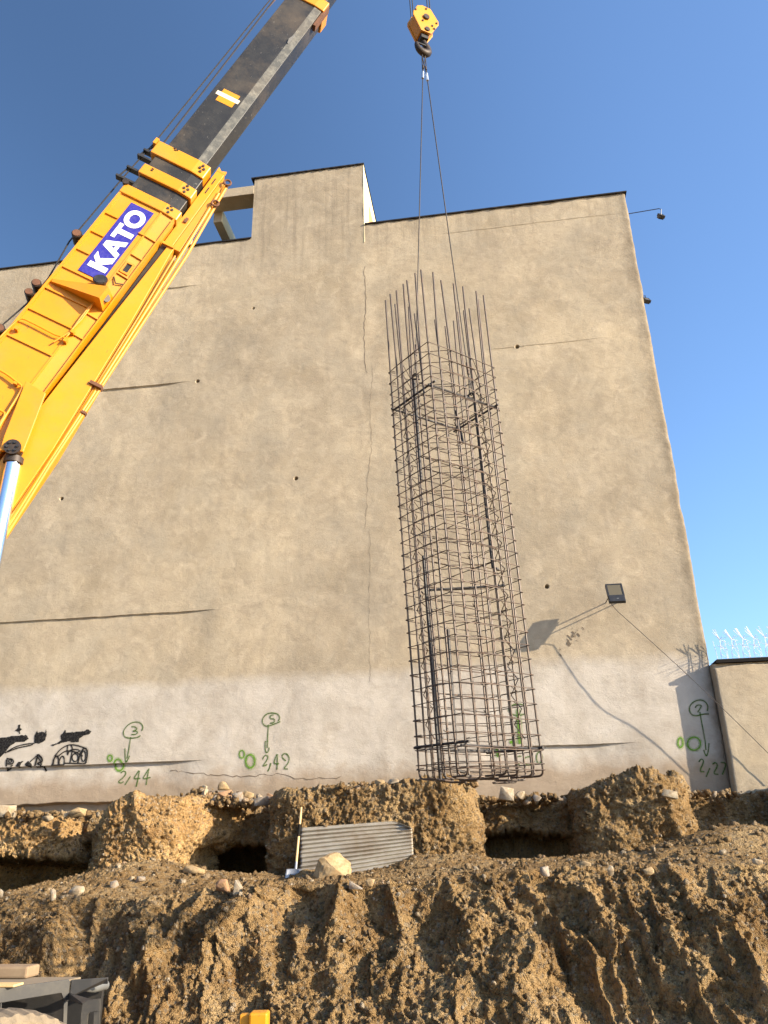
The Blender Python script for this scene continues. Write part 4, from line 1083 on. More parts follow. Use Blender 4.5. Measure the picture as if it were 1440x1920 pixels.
for k, h in enumerate(HS):
    J = lambda: random.uniform(-0.010, 0.010)
    o_ = 0.012
    P4 = [(-o_, -o_), (WB + o_, -o_), (WB + o_, WA + o_), (-o_, WA + o_)]
    hh = [h + J() for _ in P4]
    path = []
    sag = J() * 0.8
    for i in range(4):
        a, c = P4[i], P4[(i + 1) % 4]
        for f in (0.012, 0.33, 0.66, 0.988):
            bow = (0.004 * random.uniform(-1, 1)) if 0.1 < f < 0.9 else 0
            path.append(cg(a[0] + (c[0] - a[0]) * f + bow, a[1] + (c[1] - a[1]) * f + bow, hh[i] + (hh[(i + 1) % 4] - hh[i]) * f + (sag if 0.1 < f < 0.9 else 0)))
    # close with the two hooked tails, at a corner that wanders up the cage
    s_ = [3, 3, 1, 2][k % 4] * 4
    path = path[s_:] + path[:s_]
    path = path + [path[0] + (path[1] - path[0]) * 0.02 + ax * 0.006]
    ctr = cg(WB / 2, WA / 2, h)
    t1 = path[0] + (ctr - path[0]) / np.linalg.norm(ctr - path[0]) * 0.085 - ax * 0.004
    t2 = path[-1] + (ctr - path[-1]) / np.linalg.norm(ctr - path[-1]) * 0.075 + ax * 0.012
    MB().tube([t1] + path + [t2], rt, 6).build('tie_ring', MAT['rebar_tie'], cage, smooth=True)
    # inner octagonal tie through the bars next to the middle of each side
    a2, a4, b2, b4 = WB * 2 / nb, WB * 4 / nb, WA * 2 / nb, WA * 4 / nb
    if k % 4 != 1 or k < 4:
        oc = [(a2, -o_ + .008), (a4, -o_ + .008), (WB + o_ - .008, b2), (WB + o_ - .008, b4), (a4, WA + o_ - .008), (a2, WA + o_ - .008), (-o_ + .008, b4), (-o_ + .008, b2)]
        pth = [cg(a, c, h + 0.013 + J() * 0.8) for a, c in oc]
        MB().tube(pth + [pth[0] + ax * 0.006, cg(a2 + 0.02, 0.09, h + 0.02)], rt * 0.95, 6).build('inner_tie', MAT['rebar_tie'], cage, smooth=True)
    elif k % 4 == 1:
        for aa in (a4,):
            MB().tube([cg(aa + 0.05, -0.01, h + 0.03), cg(aa, -0.02, h + 0.012), cg(aa, WA + 0.02, h + 0.012), cg(aa + 0.06, WA + 0.0, h + 0.03)], rt * 0.95, 6).build('cross_tie', MAT['rebar_tie'], cage, smooth=True)
        MB().tube([cg(0.0, b2 + 0.05, h + 0.03), cg(-0.02, b2, h + 0.01), cg(WB + 0.02, b2, h + 0.01), cg(WB, b2 + 0.06, h + 0.03)], rt * 0.95, 6).build('cross_tie', MAT['rebar_tie'], cage, smooth=True)
# zigzag stiffeners standing inside two faces
for (aa, b0_, b1_) in ((0.13, WA - 0.16, WA - 0.03), (WB - 0.08, 0.14, 0.27)):
    pth = []; h = H_TOP - 0.25; s_ = 0
    while h > H_BOT + 0.2:
        pth.append(cg(aa, b0_ if s_ % 2 else b1_, h)); h -= 0.155; s_ += 1
    MB().tube(pth, 0.006, 5).build('zigzag_bar', MAT['rebar_tie'], cage)
# heavy rings and posts
rings = [(zc(8.49), 0.013, 0.03), (zc(2.90), 0.014, 0.02)]
for hh_, rr, ins in rings:
    pts4 = [(ins, ins), (WB - ins, ins), (WB - ins, WA - ins), (ins, WA - ins)]
    for i in range(4):
        a, c = pts4[i], pts4[(i + 1) % 4]
        ex = 0.06
        dx, dy = (c[0] - a[0]), (c[1] - a[1]); L_ = math.hypot(dx, dy)
        dx, dy = dx / L_ * ex, dy / L_ * ex
        MB().tube([cg(a[0] - dx, a[1] - dy, hh_ + 0.012 * i), cg(c[0] + dx, c[1] + dy, hh_ + 0.012 * i)], rr, 7).build('stiffener_bar', MAT['rebar_heavy'], cage, smooth=True)
MB().tube([cg(WB * 0.04, WA * 0.5, zc(5.2)), cg(WB * 0.98, WA * 0.30, zc(5.42))], 0.014, 7).build('stiffener_bar', MAT['rebar_heavy'], cage, smooth=True)
def post(px0, py0, px1, py1, depth, w, foot=True):
    ctr = cg(WB * depth[0], WA * depth[1], zc(5.5)); nrm = np.array([0, 1.0, 0])
    a, c = hit(px0, py0, ctr, nrm), hit(px1, py1, ctr, nrm)
    p = [a, c]
    if foot: p = [a, a * 0.05 + c * 0.95, c, c + np.array([0.07, 0.05, -0.01])]
    MB().tube(p, w, 8).build('lifting_post', MAT['rebar_heavy'], cage, smooth=True)
post(794, 1042, 826, 1462, (0.25, 0.6), 0.019)
post(840, 1180, 858, 1445, (0.30, 0.3), 0.017)
post(776, 712, 790, 900, (0.2, 0.65), 0.018, False)
post(889, 745, 924, 1064, (0.75, 0.5), 0.019)
post(855, 770, 868, 830, (0.6, 0.85), 0.016, False)
# shackles
def torus(c, r, rr, axn, n=16):
    axn = np.asarray(axn, float) / np.linalg.norm(axn); a = np.cross(axn, [0.3, 0.2, 1.0]); a /= np.linalg.norm(a); q_ = np.cross(axn, a)
    return [np.asarray(c) + (a * math.cos(2 * math.pi * i / n) + q_ * math.sin(2 * math.pi * i / n)) * r for i in range(n + 1)]
hookp = None

# ================================================================== CRANE
HX, HY = 1.05 * K, 11.95 * K
T = np.array([HX, HY, 17.6])
c0 = EYE + ray(356, 286) * 10.5
bd = T - c0; bd /= np.linalg.norm(bd)
hd = np.array([bd[0], bd[1], 0]); hd /= np.linalg.norm(hd)
nS = np.array([hd[1], -hd[0], 0]); nT = np.cross(nS, bd)
if nT[2] < 0: nT = -nT
def B(s, t, w=0.0): return c0 + bd * s + nT * t + nS * w     # boom frame: along, up, out towards the camera
Bx = lambda v: B(v[0], v[1], v[2])
GZ = -0.5
crane = empty('mobile_crane', (-6.2, 7.0, GZ))
tag(crane, 'big yellow mobile crane with its telescopic boom raised over the wall', 'crane')
def cp(mb, name, mat, parent=crane, **k): return mb.xf(Bx).build(name, MAT[mat], parent, **k)

def section(t0, t1, W, ch, cre):
    """outline in (t, w), near side at w=0; lower corners chamfered from t=cre"""
    ch *= 0.25; t0 -= 0.04
    return [(t1, 0), (cre, 0), (t0, -ch), (t0, -W + ch), (cre, -W), (t1, -W)]
def sect(mb, s0, s1, prof, w0=0.0, g=0.0):
    mid = (-0.0)
    r0 = [(s0, t, w + w0) for t, w in prof]; r1 = [(s1, t, w + w0) for t, w in prof]
    return mb.loft([r0, r1])
base_prof = section(-0.315, 0.375, 0.52, 0.125, -0.19)
base = cp(sect(MB(), -8.6, -0.93, base_prof), 'boom_base', 'yellow', bevel=0.012)
cp(sect(MB(), -1.09, -0.935, section(-0.345, 0.40, 0.576, 0.14, -0.19), 0.028), 'boom_collar', 'yellow', bevel=0.012)
cp(sect(MB(), -0.935, -0.27, section(-0.29, 0.345, 0.46, 0.115, -0.175), -0.03), 'boom_section', 'boom_dark', bevel=0.008)
cp(sect(MB(), -0.67, -0.495, section(-0.325, 0.375, 0.53, 0.13, -0.18), 0.012), 'boom_collar', 'yellow', bevel=0.012)
cp(sect(MB(), -0.275, -0.04, section(-0.29, 0.42, 0.50, 0.12, -0.16), 0.0), 'boom_collar', 'yellow', bevel=0.012)
dk = sect(MB(), -0.30, 3.80, section(-0.205, 0.305, 0.36, 0.085, -0.12), -0.035)
cp(dk, 'boom_section', 'boom_dark', bevel=0.006)
# scuffed lower bevel of the long dark section, a wear strip just proud of it
cp(MB().add([(-0.02, -0.128, -0.033), (3.72, -0.128, -0.033), (3.72, -0.238, -0.052), (-0.02, -0.238, -0.052), (-0.02, -0.130, -0.038), (3.72, -0.130, -0.038), (3.72, -0.238, -0.057), (-0.02, -0.238, -0.057)],
   [[0, 1, 2, 3], [7, 6, 5, 4], [0, 4, 5, 1], [1, 5, 6, 2], [2, 6, 7, 3], [3, 7, 4, 0]]), 'wear_strip', 'boom_worn')
cp(sect(MB(), 3.72, 3.95, section(-0.235, 0.33, 0.42, 0.10, -0.12), -0.01), 'boom_collar', 'yellow', bevel=0.012)
cp(MB().box((3.38, -0.30, -0.16), (3.9, -0.255, -0.06)), 'wear_pad', 'rust')
cp(sect(MB(), 3.9, 7.5, section(-0.16, 0.25, 0.29, 0.06, -0.09), -0.065), 'boom_section', 'boom_dark', bevel=0.006)
head = cp(MB().loft([[(7.4, 0.29, 0.0), (7.4, -0.2, 0.0), (7.4, -0.2, -0.40), (7.4, 0.29, -0.40)], [(8.05, 0.22, 0.0), (8.05, -0.16, 0.0), (8.05, -0.16, -0.40), (8.05, 0.22, -0.40)]]), 'boom_head', 'yellow', bevel=0.012)
for wv in (-0.07, -0.33):
    cp(MB().disc((8.1, -0.02, wv), (0, 0, 1), 0.20, 0.05, 20), 'head_sheave', 'dark_greasy')
# collar bolts/adjusters: dark pads low on each collar
for s_, w_ in ((-1.0, 0.028), (-0.58, 0.012), (-0.15, 0.0)):
    for ds, dt in ((0, -0.225), (0.055, -0.245), (-0.05, -0.255), (0.01, -0.275)):
        cw = w_ - 0.9 * (0.19 + dt + 0.0) * -1 if dt < -0.19 else w_
        cw = w_ + (dt + 0.185) * 0.18
        cp(MB().disc((s_ + ds, dt, cw + 0.004), (0, -0.17, 0.98), 0.018, 0.014, 7), 'adjuster_bolt', 'dark_greasy')
for (s_, t_) in ((-0.06, 0.15), (-0.05, 0.19), (-0.075, 0.17), (-0.56, 0.24), (-0.53, 0.24)):
    cp(MB().box((s_ - 0.006, t_ - 0.014, -0.002 if s_ > -.3 else 0.010), (s_ + 0.006, t_ + 0.014, 0.008 if s_ > -.3 else 0.02)), 'adjuster_bolt', 'dark_greasy')
# stiffening ribs on the base section
for s_, ta, tb in ((-1.465, 0.365, 0.20), (-1.80, 0.365, 0.20), (-2.12, 0.365, 0.20), (-2.43, 0.365, -0.11), (-2.79, 0.365, -0.185), (-3.13, 0.365, -0.185), (-1.525, -0.115, -0.19), (-3.55, 0.365, -0.185)):
    cp(MB().box((s_ - 0.010, tb, 0.0015), (s_ + 0.010, ta, 0.020)), 'rib', 'yellow')
for s_ in (-1.52, -1.85, -2.18, -2.86, -3.18):
    cp(MB().add([(s_ - .01, -.200, .002), (s_ + .01, -.200, .002), (s_ + .01, -.345, -.026), (s_ - .01, -.345, -.026), (s_ - .01, -.200, .020), (s_ + .01, -.200, .020), (s_ + .01, -.345, -.006), (s_ - .01, -.345, -.006)],
       [[0, 1, 2, 3], [7, 6, 5, 4], [0, 4, 5, 1], [1, 5, 6, 2], [2, 6, 7, 3], [3, 7, 4, 0]]), 'rib', 'yellow')
cp(MB().box((-7.5, -0.196, 0.0012), (-1.10, -0.176, 0.012)), 'seam_strip', 'yellow')
cp(MB().box((-8.5, 0.362, 0.0012), (-1.10, 0.392, 0.026)), 'top_flange', 'yellow')
cp(MB().box((-4.2, -0.368, -0.06), (-1.10, -0.352, 0.012)), 'bottom_flange', 'yellow')
# name plate
plate = cp(MB().box((-2.385, -0.115, 0.0016), (-1.155, 0.192, 0.0095)), 'name_plate', 'sign_blue')
def letter(polys):
    mb = MB()
    for poly in polys:
        mb.prism(poly, lambda p: (p[0], p[1], 0.0135), lambda p: (p[0], p[1], 0.0098))
    return cp(mb, 'letter', 'white', plate)
y0, y1 = -0.088, 0.142; hh_ = y1 - y0
def L(x0, w, pts): return [(x0 + a * w, y0 + b_ * hh_) for a, b_ in pts]
xk = -2.27; wk = 0.245
letter([L(xk, wk, [(0, 0), (0.32, 0), (0.32, 1), (0, 1)]), L(xk, wk, [(0.322, 0.36), (0.47, 0.52), (1.0, 1.0), (0.62, 1.0), (0.322, 0.68)]), L(xk, wk, [(0.471, 0.519), (0.36, 0.40), (0.66, 0.0), (1.06, 0.0), (0.66, 0.69)])])
xa = xk + 0.255; wa_ = 0.285
letter([L(xa, wa_, [(0, 0), (0.27, 0), (0.62, 1.0), (0.36, 1.0)]), L(xa, wa_, [(0.73, 0), (1.0, 0), (0.64, 1.0), (0.622, 1.0), (0.5, 0.66)]), L(xa, wa_, [(0.36, 0.24), (0.645, 0.24), (0.575, 0.43), (0.425, 0.43)])])
xt = xa + 0.268; wt = 0.24
letter([L(xt, wt, [(0.34, 0), (0.66, 0), (0.66, 0.775), (0.34, 0.775)]), L(xt, wt, [(0, 0.778), (1, 0.778), (1, 1), (0, 1)])])
xo = xt + 0.235; wo = 0.285
mb = MB(); no = 28; vs = []
for wv in (0.0135, 0.0098):
    for rx, ry in ((0.5, 0.52), (0.27, 0.27)):
        for i in range(no):
            a = 2 * math.pi * i / no; sp_ = lambda v, e: math.copysign(abs(v) ** e, v)
            vs.append((xo + wo * (0.5 + rx * sp_(math.cos(a), 0.92)), y0 + hh_ * (0.5 + ry * sp_(math.sin(a), 0.92)), wv))
fs = []
for i in range(no):
    j = (i + 1) % no
    fs += [[i, j, no + j, no + i], [2 * no + j, 2 * no + i, 3 * no + i, 3 * no + j], [i, 2 * no + i, 2 * no + j, j], [no + j, 3 * no + j, 3 * no + i, no + i]]
mb.add(vs, fs); cp(mb, 'letter', 'white', plate)
# wedge bracket with lamp
cp(MB().add([(-2.70, 0.36, 0.012), (-2.655, 0.36, 0.012), (-2.52, -0.20, 0.012), (-2.50, -0.34, -0.10), (-2.74, -0.34, -0.10), (-2.72, -0.20, 0.012),
             (-2.70, 0.34, 0.035), (-2.66, 0.34, 0.035), (-2.53, -0.30, 0.20), (-2.72, -0.30, 0.20)],
   [[6, 9, 8, 7], [0, 6, 7, 1], [1, 7, 8, 2], [2, 8, 3], [3, 8, 9, 4], [4, 9, 5], [5, 9, 6, 0], [0, 1, 2, 5], [2, 3, 4, 5]]), 'jib_bracket', 'yellow')
sl_ = cp(MB().tube([(-2.46, -0.15, 0.03), (-2.44, -0.14, 0.12)], [0.05, 0.085], 16), 'work_lamp', 'dark_greasy', smooth=True)
cp(MB().disc((-2.438, -0.138, 0.122), (0.02, 0.01, 0.09), 0.075, 0.012, 16), 'lens', 'black_steel', sl_)
cp(MB().tube([(-2.50, -0.20, 0.02), (-2.50, -0.27, 0.06), (-2.56, -0.30, 0.08)], 0.012, 6), 'lamp_stem', 'dark_greasy')
cp(MB().disc((-2.62, -0.31, 0.09), (0, -0.5, 0.8), 0.05, 0.03, 14), 'bracket_pin', 'dark_greasy')
# small hatch near the lower edge
cp(MB().box((-2.12, -0.29, -0.10), (-2.00, -0.225, -0.004)).xf(lambda v: np.array(v)), 'hatch_opening', 'black_steel')
b = MB()
for lo, hi in (((-2.15, -0.225, -0.02), (-1.97, -0.205, 0.016)), ((-2.15, -0.31, -0.10), (-1.97, -0.292, 0.004)), ((-2.15, -0.292, -0.09), (-2.125, -0.225, 0.010)), ((-1.995, -0.292, -0.09), (-1.97, -0.225, 0.010))): b.box(lo, hi)
cp(b, 'hatch_frame', 'yellow')
cp(MB().tube([(-2.26, -0.20, 0.016), (-2.33, -0.26, 0.012), (-2.29, -0.33, -0.005)], 0.009, 6), 'hydraulic_hose', 'dark_greasy')
# pipes looped over the lower base section
def st(px, py, off=0.0):
    h_ = hit(px, py, c0 + nS * off, nS) - c0
    return np.array([h_ @ bd, h_ @ nT, off])
pz = lambda x, y: st(x / 4, 600 + y / 4, 0.05)
for pl in ([(-260, 240), (0, 378), (60, 412), (130, 468), (170, 500), (150, 545), (110, 610), (70, 672), (0, 790), (-120, 980)], [(-220, 560), (0, 680), (45, 700), (10, 760), (-60, 860)],):
    cp(MB().tube(smooth_path([pz(*p) for p in pl], 1), 0.013, 8), 'hydraulic_pipe', 'yellow_jib', smooth=True)
pz1 = lambda x, y: st(x / 3, 200 + y / 3, 0.04)
for pl in ([(-40, 1340), (55, 1240), (110, 1190), (150, 1200), (360, 1310), (392, 1275), (470, 1165), (520, 1110)], [(300, 1325), (420, 1250), (560, 1060)]):
    cp(MB().tube(smooth_path([pz1(*p) for p in pl], 1), 0.010, 8), 'hydraulic_pipe', 'yellow', smooth=True)
for px_, py_ in ((545, 85), (490, 150), (125, 60), (120, 470)):
    p = pz(px_, py_); cp(MB().box((p[0] - 0.02, p[1] - 0.02, 0.002), (p[0] + 0.02, p[1] + 0.02, 0.06)), 'pipe_clip', 'yellow')
# gusset plate and luffing cylinder
g_ = [st(x / 4, 600 + y / 4) for x, y in ((205, 485), (352, 578), (215, 940), (185, 1015), (10, 1005), (45, 890))]
cp(MB().prism([(p[0], p[1]) for p in g_], lambda p: (p[0], p[1], 0.085), lambda p: (p[0], p[1], 0.05)), 'cylinder_lug', 'yellow', bevel=0.006)
cp(MB().prism([(p[0], p[1]) for p in g_], lambda p: (p[0], p[1], -0.42), lambda p: (p[0], p[1], -0.455)), 'cylinder_lug', 'yellow', bevel=0.006)
pin = st(27, 846)
cp(MB().disc((pin[0], pin[1], -0.18), (0, 0, 1), 0.085, 0.58, 20), 'pivot_pin', 'dark_greasy')
for i in range(6):
    a = i * math.pi / 3; cp(MB().disc((pin[0] + 0.05 * math.cos(a), pin[1] + 0.05 * math.sin(a), 0.118), (0, 0, 1), 0.014, 0.018, 6), 'pin_bolt', 'black_steel')
r0, r1 = st(26, 862, -0.02), st(-4, 1010, -0.02)
dr = (r1 - r0) / np.linalg.norm(r1 - r0)
cp(MB().tube([r0 + dr * -0.02, r0 + dr * 0.05], 0.098, 20), 'cylinder_eye', 'dark_greasy', smooth=True)
cp(MB().tube([r0 + dr * 0.05, r0 + dr * 2.6], 0.078, 24), 'cylinder_rod', 'chrome', smooth=True)
cp(MB().tube([r0 + dr * 2.3, r0 + dr * 4.3], 0.125, 24), 'cylinder_barrel', 'yellow', smooth=True)
# sheaves and guides on top of the boom
for s_, sz in ((-1.94, 0.06), (-2.80, 0.055), (-2.95, 0.05), (-3.53, 0.06)):
    sv = cp(MB().tube([(s_, 0.47, 0.03), (s_, 0.47, -0.14)], sz, 16), 'guide_roller', 'dark_greasy', smooth=True)
    cp(MB().disc((s_, 0.47, 0.036), (0, 0, 1), sz * 0.8, 0.012, 16), 'roller_cap', 'rust', sv)
    cp(MB().box((s_ - 0.05, 0.377, -0.10), (s_ + 0.05, 0.43, -0.02)), 'roller_bracket', 'yellow')
cp(MB().disc((-0.93, 0.395, 0.03), (0, 0, 1), 0.04, 0.05, 14), 'guide_roller', 'dark_greasy')
for s0_, s1_, t1_ in ((-0.83, -0.80, 0.60), (-0.63, -0.60, 0.56), (-0.38, -0.35, 0.55), (-0.26, -0.23, 0.53)):
    cp(MB().box((s0_, 0.345, -0.12), (s1_, t1_, -0.04)), 'rope_guide', 'black_steel')
cp(MB().tube([(-0.81, 0.58, -0.08), (-0.62, 0.55, -0.08)], 0.012, 6), 'rope_guide', 'black_steel')
cp(MB().tube([(-0.36, 0.54, -0.08), (-0.24, 0.52, -0.08), (-0.10, 0.46, -0.08)], 0.014, 6), 'rope_guide', 'black_steel')
cp(MB().box((-0.12, 0.425, -0.2), (-0.02, 0.47, 0.004)), 'collar_lug', 'yellow')
# ropes lying along the boom
hoist_path = [(-8.3, 0.55, -0.08), (-4.4, 0.55, -0.08), (-3.50, 0.535, -0.08), (-3.05, 0.46, -0.08), (-2.62, 0.45, -0.08), (-2.02, 0.535, -0.08), (-1.88, 0.535, -0.08), (-0.78, 0.52, -0.08), (-0.46, 0.51, -0.08), (-0.06, 0.49, -0.08), (3.3, 0.50, -0.08), (7.9, 0.46, -0.08), (8.05, 0.25, -0.07)]
cp(MB().tube(hoist_path, 0.0105, 6), 'winch_rope', 'wire_rope', smooth=True)
cp(MB().tube([(-0.05, 0.42, -0.13), (3.25, 0.475, -0.13), (7.9, 0.40, -0.15), (8.05, 0.2, -0.15)], 0.011, 6), 'winch_rope', 'rust', smooth=True)
cp(MB().tube([(-0.05, 0.36, -0.02), (3.37, 0.42, -0.02), (7.9, 0.38, -0.02)], 0.013, 6), 'winch_rope', 'wire_dark', smooth=True)
# painted mark on the long section
W_ = -0.0325
cp(MB().box((1.085, -0.06, -0.0338), (1.345, 0.185, W_)), 'paint_mark', 'yellow')
cp(MB().box((1.19, -0.098, W_ + 0.0002), (1.265, 0.24, W_ + 0.0012)), 'paint_mark', 'cream_white')
cp(MB().prism([(2.72, -0.135), (2.80, -0.12), (2.95, -0.14), (2.98, -0.165), (2.85, -0.185), (2.74, -0.18)], lambda p: (p[0], p[1], -0.075 + (p[1] + 0.16) * 1.0 + 0.03), lambda p: (p[0], p[1], -0.095 + (p[1] + 0.16) * 1.0)), 'hose_guide', 'black_steel')
# stowed fly jib beside the lower boom
CRE = ([-9.0, -5.38, -4.53, -3.8, -2.67, -1.54, -1.4, 0.0], [-0.90, -0.80, -0.785, -0.733, -0.65, -0.54, -0.53, -0.50])
RIG = ([-9.0, -5.69, -4.91, -3.82, -2.6, -1.39, -0.17], [-1.02, -0.92, -0.865, -0.825, -0.77, -0.717, -0.617])
def jw(s): return -0.10 + 0.08 * min(1, max(0, (-1.42 - s) / 3.1))
def cre(s): return float(np.interp(s, *CRE))
def rig(s): return float(np.interp(s, *RIG))
jp = cp
def jtop(s): return float(np.interp(s, [-8.6, -5.0, -4.3, -1.42], [-0.43, -0.40, -0.395, -0.45]))
jp(MB().box((-4.3, -0.47, -0.34), (-1.43, -0.374, -0.13)), 'gap_shade', 'black_steel')  # black filler: shade of the gap between boom base and jib, as colour
ss_ = [-8.6, -5.38, -4.53, -3.8, -2.67, -1.54, -1.42]
jp(MB().loft([[(s_, jtop(s_), jw(s_)), (s_, cre(s_), jw(s_)), (s_, cre(s_), -0.36), (s_, jtop(s_), -0.36)] for s_ in ss_]), 'jib_beam', 'yellow_jib', bevel=0.006)
jp(MB().box((-1.415, -0.492, -0.34), (0.03, -0.372, -0.12)), 'jib_beam', 'yellow_jib', bevel=0.006)
jp(MB().loft([[(s_, a_, -0.13), (s_, b_, -0.13), (s_, b_, -0.28), (s_, a_, -0.28)] for s_, a_, b_ in ((-1.41, -0.496, -0.60), (-0.05, -0.496, -0.545))]), 'jib_flange', 'yellow_jib', bevel=0.004)
jp(MB().box((-1.44, cre(-1.44), -0.099), (-1.405, -0.375, -0.075)), 'jib_flange', 'yellow_jib')
for off_, ra_, se_, mt_, nm_ in ((0.62, 0.023, -0.30, 'yellow_jib', 'jib_pipe'), (1.0, 0.021, -0.12, 'yellow_pale', 'jib_pipe'), (0.30, 0.012, -1.5, 'yellow_pale', 'jib_pipe')):
    pp = []
    for s_ in np.linspace(-8.6, se_, 14):
        pp.append((s_, cre(s_) + (rig(s_) + 0.015 - cre(s_)) * off_, jw(s_) - 0.03))
    jp(MB().tube(pp, ra_, 10), nm_, mt_, smooth=True)
jp(MB().prism([(0.031, -0.372), (0.11, -0.372), (0.06, -0.43), (0.09, -0.492), (0.031, -0.492)], lambda p: (p[0], p[1], -0.12), lambda p: (p[0], p[1], -0.15)), 'jib_fork', 'yellow_pale')
for s_ in (-0.10, -0.50):
    t_ = rig(s_) + 0.02
    jp(MB().tube([np.array((s_, t_, -0.10)) + np.array((math.cos(a), math.sin(a), 0.2)) * 0.045 for a in np.linspace(0, 6.283, 15)], 0.014, 7), 'lifting_ring', 'rust', smooth=True)
for s_ in (-0.16, -0.34):
    jp(MB().box((s_ - 0.055, -0.436, -0.119), (s_ + 0.055, -0.424, -0.112)), 'slot', 'black_steel')
jp(MB().box((-0.98, -0.46, -0.119), (-0.90, -0.425, -0.10)), 'latch', 'rust')
jp(MB().box((-3.64, rig(-3.62) - 0.01, -0.10), (-3.60, cre(-3.62) + 0.04, -0.015)), 'pipe_clamp', 'rust')
jp(MB().box((-4.00, rig(-3.98) - 0.012, -0.10), (-3.97, rig(-3.98) + 0.04, -0.03)), 'pipe_clamp', 'rust')
# superstructure and carrier, left of the frame
foot = B(-8.3, 0, -0.26)
b = MB()
for sgn in (-0.40, 0.40):
    cx = foot + nS * sgn
    b.prism([(-1.1, -1.2), (0.9, -1.2), (0.35, 0.3), (-0.35, 0.3)], lambda p, cx=cx: cx + hd * p[0] + np.array([0, 0, p[1]]) + nS * 0.04, lambda p, cx=cx: cx + hd * p[0] + np.array([0, 0, p[1]]) - nS * 0.04)
b.build('boom_mount', MAT['yellow'], crane)
MB().tube([foot + nS * 0.5, foot - nS * 0.5], 0.09, 16).build('boom_pivot', MAT['dark_greasy'], crane)
def obox(c, hx, hy, z0, z1):
    m = MB(); c = np.asarray(c, float)
    P_ = [c + hd * a * hx + nS * d_ * hy for a, d_ in ((-1, -1), (1, -1), (1, 1), (-1, 1))]
    return m.add([p * np.array([1, 1, 0]) + np.array([0, 0, z0]) for p in P_] + [p * np.array([1, 1, 0]) + np.array([0, 0, z1]) for p in P_], [[3, 2, 1, 0], [4, 5, 6, 7], [0, 1, 5, 4], [1, 2, 6, 5], [2, 3, 7, 6], [3, 0, 4, 7]])
obox(foot - hd * 0.6, 1.9, 1.1, foot[2] - 1.45, foot[2] - 1.2).build('turntable', MAT['yellow'], crane, bevel=0.02)
obox(foot - hd * 2.2 - nS * 0.2, 0.6, 1.1, foot[2] - 1.2, foot[2] - 0.2).build('counterweight', MAT['yellow'], crane, bevel=0.03)
chc = foot - hd * 1.2
obox(chc, 3.4, 0.95, foot[2] - 1.95, foot[2] - 1.46).build('carrier_frame', MAT['black_steel'], crane, bevel=0.02)
wr = max(0.4, (foot[2] - 1.75 - GZ) * 0.5 + 0.2)
for a in (-2.6, -1.2, 1.3, 2.6):
    for d_ in (-1, 1):
        c = chc + hd * a + nS * d_ * 0.95; c[2] = GZ + 0.55
        MB().tube([c - nS * 0.16, c + nS * 0.16], 0.55, 20).build('wheel', MAT['tyre'], crane)

# ---- hoist rope falls, hook block, slings
zblk = hit(793, 56, (0, HY, 0), np.array([0, 1.0, 0]))[2]
bc = hit(792, 53, (0, HY, 0), np.array([0, 1.0, 0]))
hr = empty('hoist_rope', (bc[0], bc[1], bc[2] + 0.3))
tag(hr, 'four dark hoist rope falls running up from the yellow hook block', 'rope')
for px_, dy in ((771.5, 0.06), (776, -0.05), (803.5, -0.06), (808, 0.05)):
    p = hit(px_, 40, (0, HY + dy, 0), np.array([0, 1.0, 0]))
    topx = B(8.1, -0.02, -0.07 if px_ < 790 else -0.33)
    q_ = hit(px_ - 3.2, 0, (0, HY + dy, 0), np.array([0, 1.0, 0]))
    dir_ = (q_ - p) / (q_[2] - p[2])
    MB().tube([p + dir_ * -0.12, p + dir_ * (17.75 - p[2])], 0.0095, 6).build('rope_fall', MAT['wire_dark'], hr, smooth=True)
hb = empty('hook_block', tuple(bc))
tag(hb, 'yellow six sided crane hook block with a dark hook', 'hook block')
ya = math.radians(24)
hx = np.array([math.cos(ya), math.sin(ya), 0.0]); hy = np.array([-math.sin(ya), math.cos(ya), 0.0])
def HB(v): return bc + hx * v[0] + hy * v[1] + np.array([0, 0, v[2]])
sc_b = 1.0
hexp = [(-0.045, 0.335), (0.10, 0.325), (0.225, 0.10), (0.225, 0.03), (0.085, -0.235), (-0.085, -0.235), (-0.205, 0.05), (-0.20, 0.12), (-0.13, 0.285)]
hexp = [(a * 1.02, c * 1.02 + 0.02) for a, c in hexp]
def hp(mb, name, mat, parent=hb, **k): return mb.xf(HB).build(name, MAT[mat], parent, **k)
for d0, d1 in ((-0.115, -0.085), (0.085, 0.115)):
    hp(MB().prism(hexp, lambda p, d0=d0: (p[0], d0, p[1]), lambda p, d1=d1: (p[0], d1, p[1])), 'side_plate', 'yellow', bevel=0.008)
hp(MB().prism([(a * 0.9, c * 0.9) for a, c in hexp], lambda p: (p[0], -0.08, p[1]), lambda p: (p[0], 0.08, p[1])), 'guard_plate', 'yellow_pale')
hp(MB().disc((0.01, 0, 0.10), (0, 1, 0), 0.05, 0.29, 14), 'axle_nut', 'dark_greasy')
for a, c in ((0.02, 0.30), (-0.165, 0.19), (0.19, 0.06), (-0.05, 0.0), (0.11, -0.04), (0.14, -0.09)):
    hp(MB().disc((a, -0.12, c), (0, 1, 0), 0.016, 0.02, 8), 'bolt', 'black_steel')
hp(MB().disc((0.02, -0.118, -0.16), (0, 1, 0), 0.042, 0.03, 12), 'axle_nut', 'dark_greasy')
hp(MB().box((-0.06, -0.07, -0.30), (0.06, 0.07, -0.215)), 'trunnion', 'black_steel')
hk = [(0.0, 0.0, -0.26), (0.01, 0.0, -0.33), (0.06, 0.01, -0.38), (0.095, 0.02, -0.45), (0.07, 0.01, -0.52), (0.0, 0.0, -0.555), (-0.085, -0.01, -0.53), (-0.13, -0.02, -0.46), (-0.125, -0.02, -0.40)]
